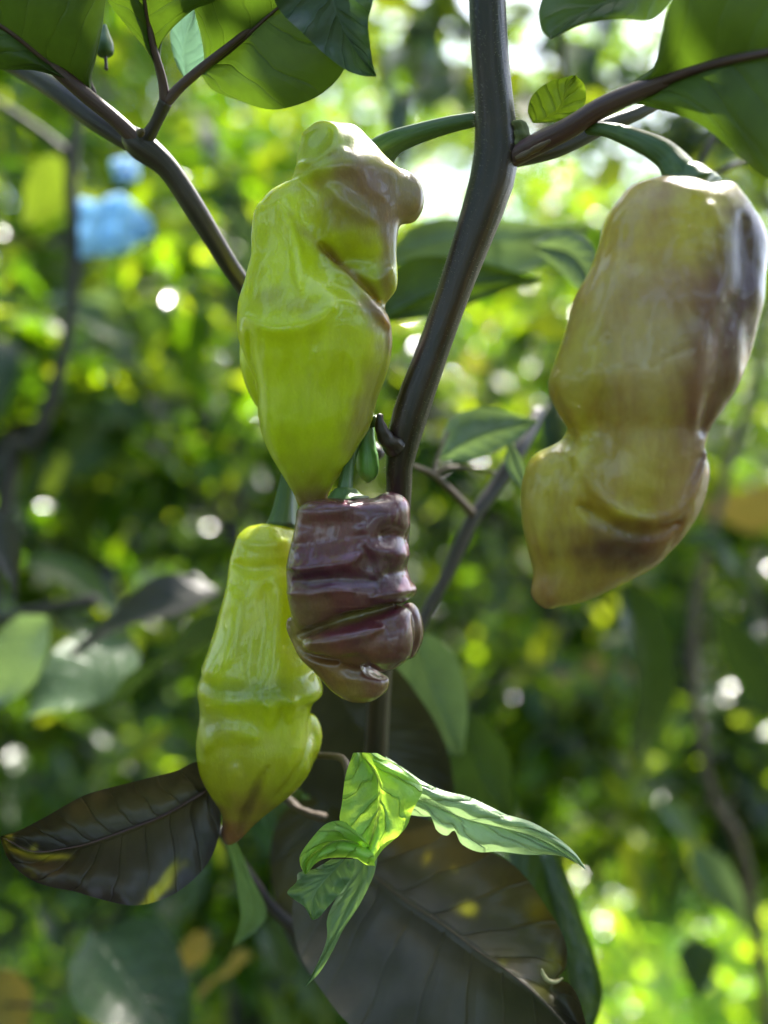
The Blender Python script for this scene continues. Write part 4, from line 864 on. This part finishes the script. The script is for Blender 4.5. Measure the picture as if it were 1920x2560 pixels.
def undergrowth():
    rng = random.Random(12); cs = []
    for k in range(110):
        x, y = rng.uniform(-1.6, 1.9), rng.uniform(1.3, 3.2); q = rng.uniform(.06, .18); cs.append((x, y, q, q, q, q * 1.2))
    V, F, c = crown_mesh(cs, 15000, .04, 90); o = link_mesh('ground_cover', mesh_np('ground_cover', V, F, True, c * 1.6), M_CROWN)
    props(o, 'low leafy ground cover growing below the bushes and on the sunlit patch', 'ground cover', kind='stuff')
undergrowth()
# one spreading tree added overhead for dappled shade: its crown closes the view above the frame and lets the sun through in patches
def added_shade_tree():
    rng = random.Random(5); t = empty('tree', (-1.5, 3.9, 0), 'spreading tree added for dappled shade whose high branches close the view along the top of the picture', 'tree')
    tube_obj('trunk', [Vector((-1.5, 3.9, -.02)), Vector((-1.45, 3.8, 1.2)), Vector((-1.2, 3.5, 2.4)), Vector((-.9, 3.2, 3.2))], [.09, .075, .055, .03], M_FARSTEM, t, n=30, sides=10)
    cs = []
    for k in range(84):
        x, y = rng.uniform(-3.6, 3.0), rng.uniform(.3, 6.8); z = rng.uniform(2.55, 3.6) + .10 * max(0, y - 2)
        if (x - 1.9) ** 2 + (y - 4.6) ** 2 < 2.6 or (x - .75) ** 2 + (y - .95) ** 2 < 1.1: continue  # gaps left so sun reaches the grass and the pods
        q = rng.uniform(.22, .5); cs.append((x, y, z, q, q, q * .45))
        if k % 2 == 0: tube_obj('limb', [Vector((-1.2, 3.5, 2.4)), Vector(((x - 1.2) / 2, (y + 3.5) / 2, z * .5 + 1.35)), Vector((x, y, z))], [.03, .016, .006], M_FARSTEM, t, n=10, sides=6)
    V, F, c = crown_mesh(cs, 12500, .12, 77)
    o = link_mesh('crown', mesh_np('crown', V, F, True, c), M_CROWN, t); o['kind'] = 'stuff'
added_shade_tree()
# unseen foliage added around and above the view to darken the front light
def shade_foliage():
    rng = random.Random(9); cs = []
    while len(cs) < 170:
        a = rng.uniform(0, 2 * math.pi); r = rng.uniform(.25, .8); x, y = r * math.cos(a), r * math.sin(a) - .05; z = rng.uniform(.45, 1.6)
        if y > .12 and z < .9 + y * .62 + .12 and abs(x) < y * .5 + .12: continue
        if math.hypot(x, y) < .2 and z < 1.05: continue
        q = rng.uniform(.07, .13); cs.append((x, y, z, q, q, q * .7))
    V, F, c = crown_mesh(cs, 5600, .085, 78)
    W = V.reshape(-1, 12, 3).mean(1) - np.array([0, .2, H]); W /= np.linalg.norm(W, axis=1)[:, None]
    op = W @ (np.array([.34, .26, .90]) / np.linalg.norm([.34, .26, .90]))
    op2 = W @ (np.array([.93, .10, .36]) / np.linalg.norm([.93, .10, .36]))
    kp = ((op < .90) & (op2 < .90)) | (np.random.default_rng(4).random(len(W)) < .30)  # leaves thinned here to let sky and sun onto the pods
    V = V.reshape(-1, 12, 3)[kp].reshape(-1, 3); c = c.reshape(-1, 12, 3)[kp].reshape(-1, 3)
    # keep whole leaves only where they stay clear of the lens and the picture
    L = V.reshape(-1, 12, 3); cen = L.mean(1); ok = (np.linalg.norm(cen - np.array([0, 0, H]), axis=1) > .16)
    lo = (np.abs(L[:, :, 2] - H) < L[:, :, 1] * .53 + .015) & (np.abs(L[:, :, 0]) < L[:, :, 1] * .40 + .015) & (L[:, :, 1] > 0)
    # room for a viewer to step aside
    rm = (np.abs(cen[:, 0]) < .34) & (cen[:, 1] > -.30) & (cen[:, 1] < .17) & (np.abs(cen[:, 2] - H) < .19)
    ok &= ~lo.any(1) & ~rm; V = L[ok].reshape(-1, 3); k = ok.sum(); F = (F[:6][None] + (np.arange(k) * 12)[:, None, None]).reshape(-1, 4)
    c = c.reshape(-1, 12, 3)[ok].reshape(-1, 3)
    o = link_mesh('added_shade_foliage', mesh_np('added_shade_foliage', V, F, True, c), M_CROWN, plant); o['kind'] = 'stuff'  # added light blocker, only parented to the plant
shade_foliage()

# ================================================================== GRASS
def grass():
    rng = np.random.default_rng(3); n = 42000
    y = rng.uniform(1.3, 5.0, n); x = rng.uniform(-.45, 1.0, n) * y * .55 + .1
    h = rng.uniform(.03, .10, n); a = rng.uniform(0, math.pi, n); w = rng.uniform(.0015, .0035, n)
    lean = rng.normal(size=(n, 2)) * .5
    b = np.stack([x, y, np.zeros(n) - .01], 1); dx = np.stack([np.cos(a) * w, np.sin(a) * w, np.zeros(n)], 1)
    tip = b + np.stack([lean[:, 0] * h, lean[:, 1] * h, h + .01], 1); md = b * .5 + tip * .5 + np.array([0, 0, .008])
    V = np.stack([b - dx, b + dx, md + dx * .8, md - dx * .8, tip], 1).reshape(-1, 3); k = np.arange(n)[:, None] * 5
    F = np.vstack([k + [0, 1, 2, 3]]); F2 = np.vstack([k + [3, 2, 4, 4]])
    g = np.array([.055, .12, .03]) * rng.uniform(.6, 1.4, (n, 1)) * np.array([1, 1, 1]); g[:, 0] *= rng.uniform(.7, 1.6, n)
    me = bpy.data.meshes.new('grass'); faces = F.tolist() + [f[:3] for f in F2.tolist()]
    me.from_pydata(V.tolist(), [], faces)
    at = me.color_attributes.new('Col', 'FLOAT_COLOR', 'POINT'); c = np.ones((len(V), 4), np.float32); c[:, :3] = np.repeat(g, 5, 0); at.data.foreach_set('color', c.ravel())
    o = link_mesh('grass', me, simple_leaf('grass_blade', (1, 1, 1), (2.6, 3.0, .9), .5, .5, True))
    props(o, 'bright green grass growing at the lower right', 'grass', kind='stuff')
grass()

# ================================================================== THE BLUE THING BEHIND THE LEAVES
def blue_sheet(pts, d, label):
    c = P(sum(p[0] for p in pts) / len(pts), sum(p[1] for p in pts) / len(pts), d)
    n = 16; V = []; U = []
    x0, x1 = min(p[0] for p in pts), max(p[0] for p in pts)
    tops = sorted([p for p in pts if p[2] == 't']); bots = sorted([p for p in pts if p[2] == 'b'])
    for i in range(n + 1):
        x = x0 + (x1 - x0) * i / n; t = np.interp(x, [p[0] for p in tops], [p[1] for p in tops]); b = np.interp(x, [p[0] for p in bots], [p[1] for p in bots])
        for j in range(n + 1): V.append(tuple(P(x, t + (b - t) * j / n, d + .004 * math.sin(i * .9 + j * .15) + .002 * math.sin(j * .8))))
    i, j = np.meshgrid(np.arange(n), np.arange(n), indexing='ij'); m1 = n + 1
    F = np.stack([i * m1 + j, i * m1 + j + 1, (i + 1) * m1 + j + 1, (i + 1) * m1 + j], -1).reshape(-1, 4)
    m, nn, l = new_mat('light_blue_plastic'); pr = nn.new('ShaderNodeBsdfPrincipled'); nz = noise_n(nn, l, 9, 3)
    l.new(mixc(nn, l, nz, (.34, .60, .84), (.46, .68, .90)), pr.inputs['Base Color']); pr.inputs['Roughness'].default_value = .6
    tr = nn.new('ShaderNodeBsdfTranslucent'); tr.inputs[0].default_value = (.5, .75, .98, 1); mx = nn.new('ShaderNodeMixShader'); mx.inputs[0].default_value = .45
    l.new(pr.outputs[0], mx.inputs[1]); l.new(tr.outputs[0], mx.inputs[2]); out = nn.new('ShaderNodeOutputMaterial'); l.new(mx.outputs[0], out.inputs[0])
    me = mesh_np('blue_sheet', np.array(V), F); o = link_mesh('plastic_sheet', me, m); sm = o.modifiers.new('thick', 'SOLIDIFY'); sm.thickness = .002
    props(o, label, 'plastic sheet'); return o
blue_sheet([(195, 500, 't'), (250, 510, 't'), (300, 485, 't'), (345, 530, 't'), (375, 560, 't'), (195, 645, 'b'), (240, 640, 'b'), (320, 630, 'b'), (375, 590, 'b')], .50, 'light blue plastic sheet hanging among the leaves at upper left')
blue_sheet([(285, 408, 't'), (310, 400, 't'), (340, 410, 't'), (285, 450, 'b'), (310, 458, 'b'), (340, 450, 'b')], .50, 'small light blue scrap just above the larger blue sheet')
print('done', sum(len(o.data.polygons) for o in bpy.data.objects if o.type == 'MESH'))
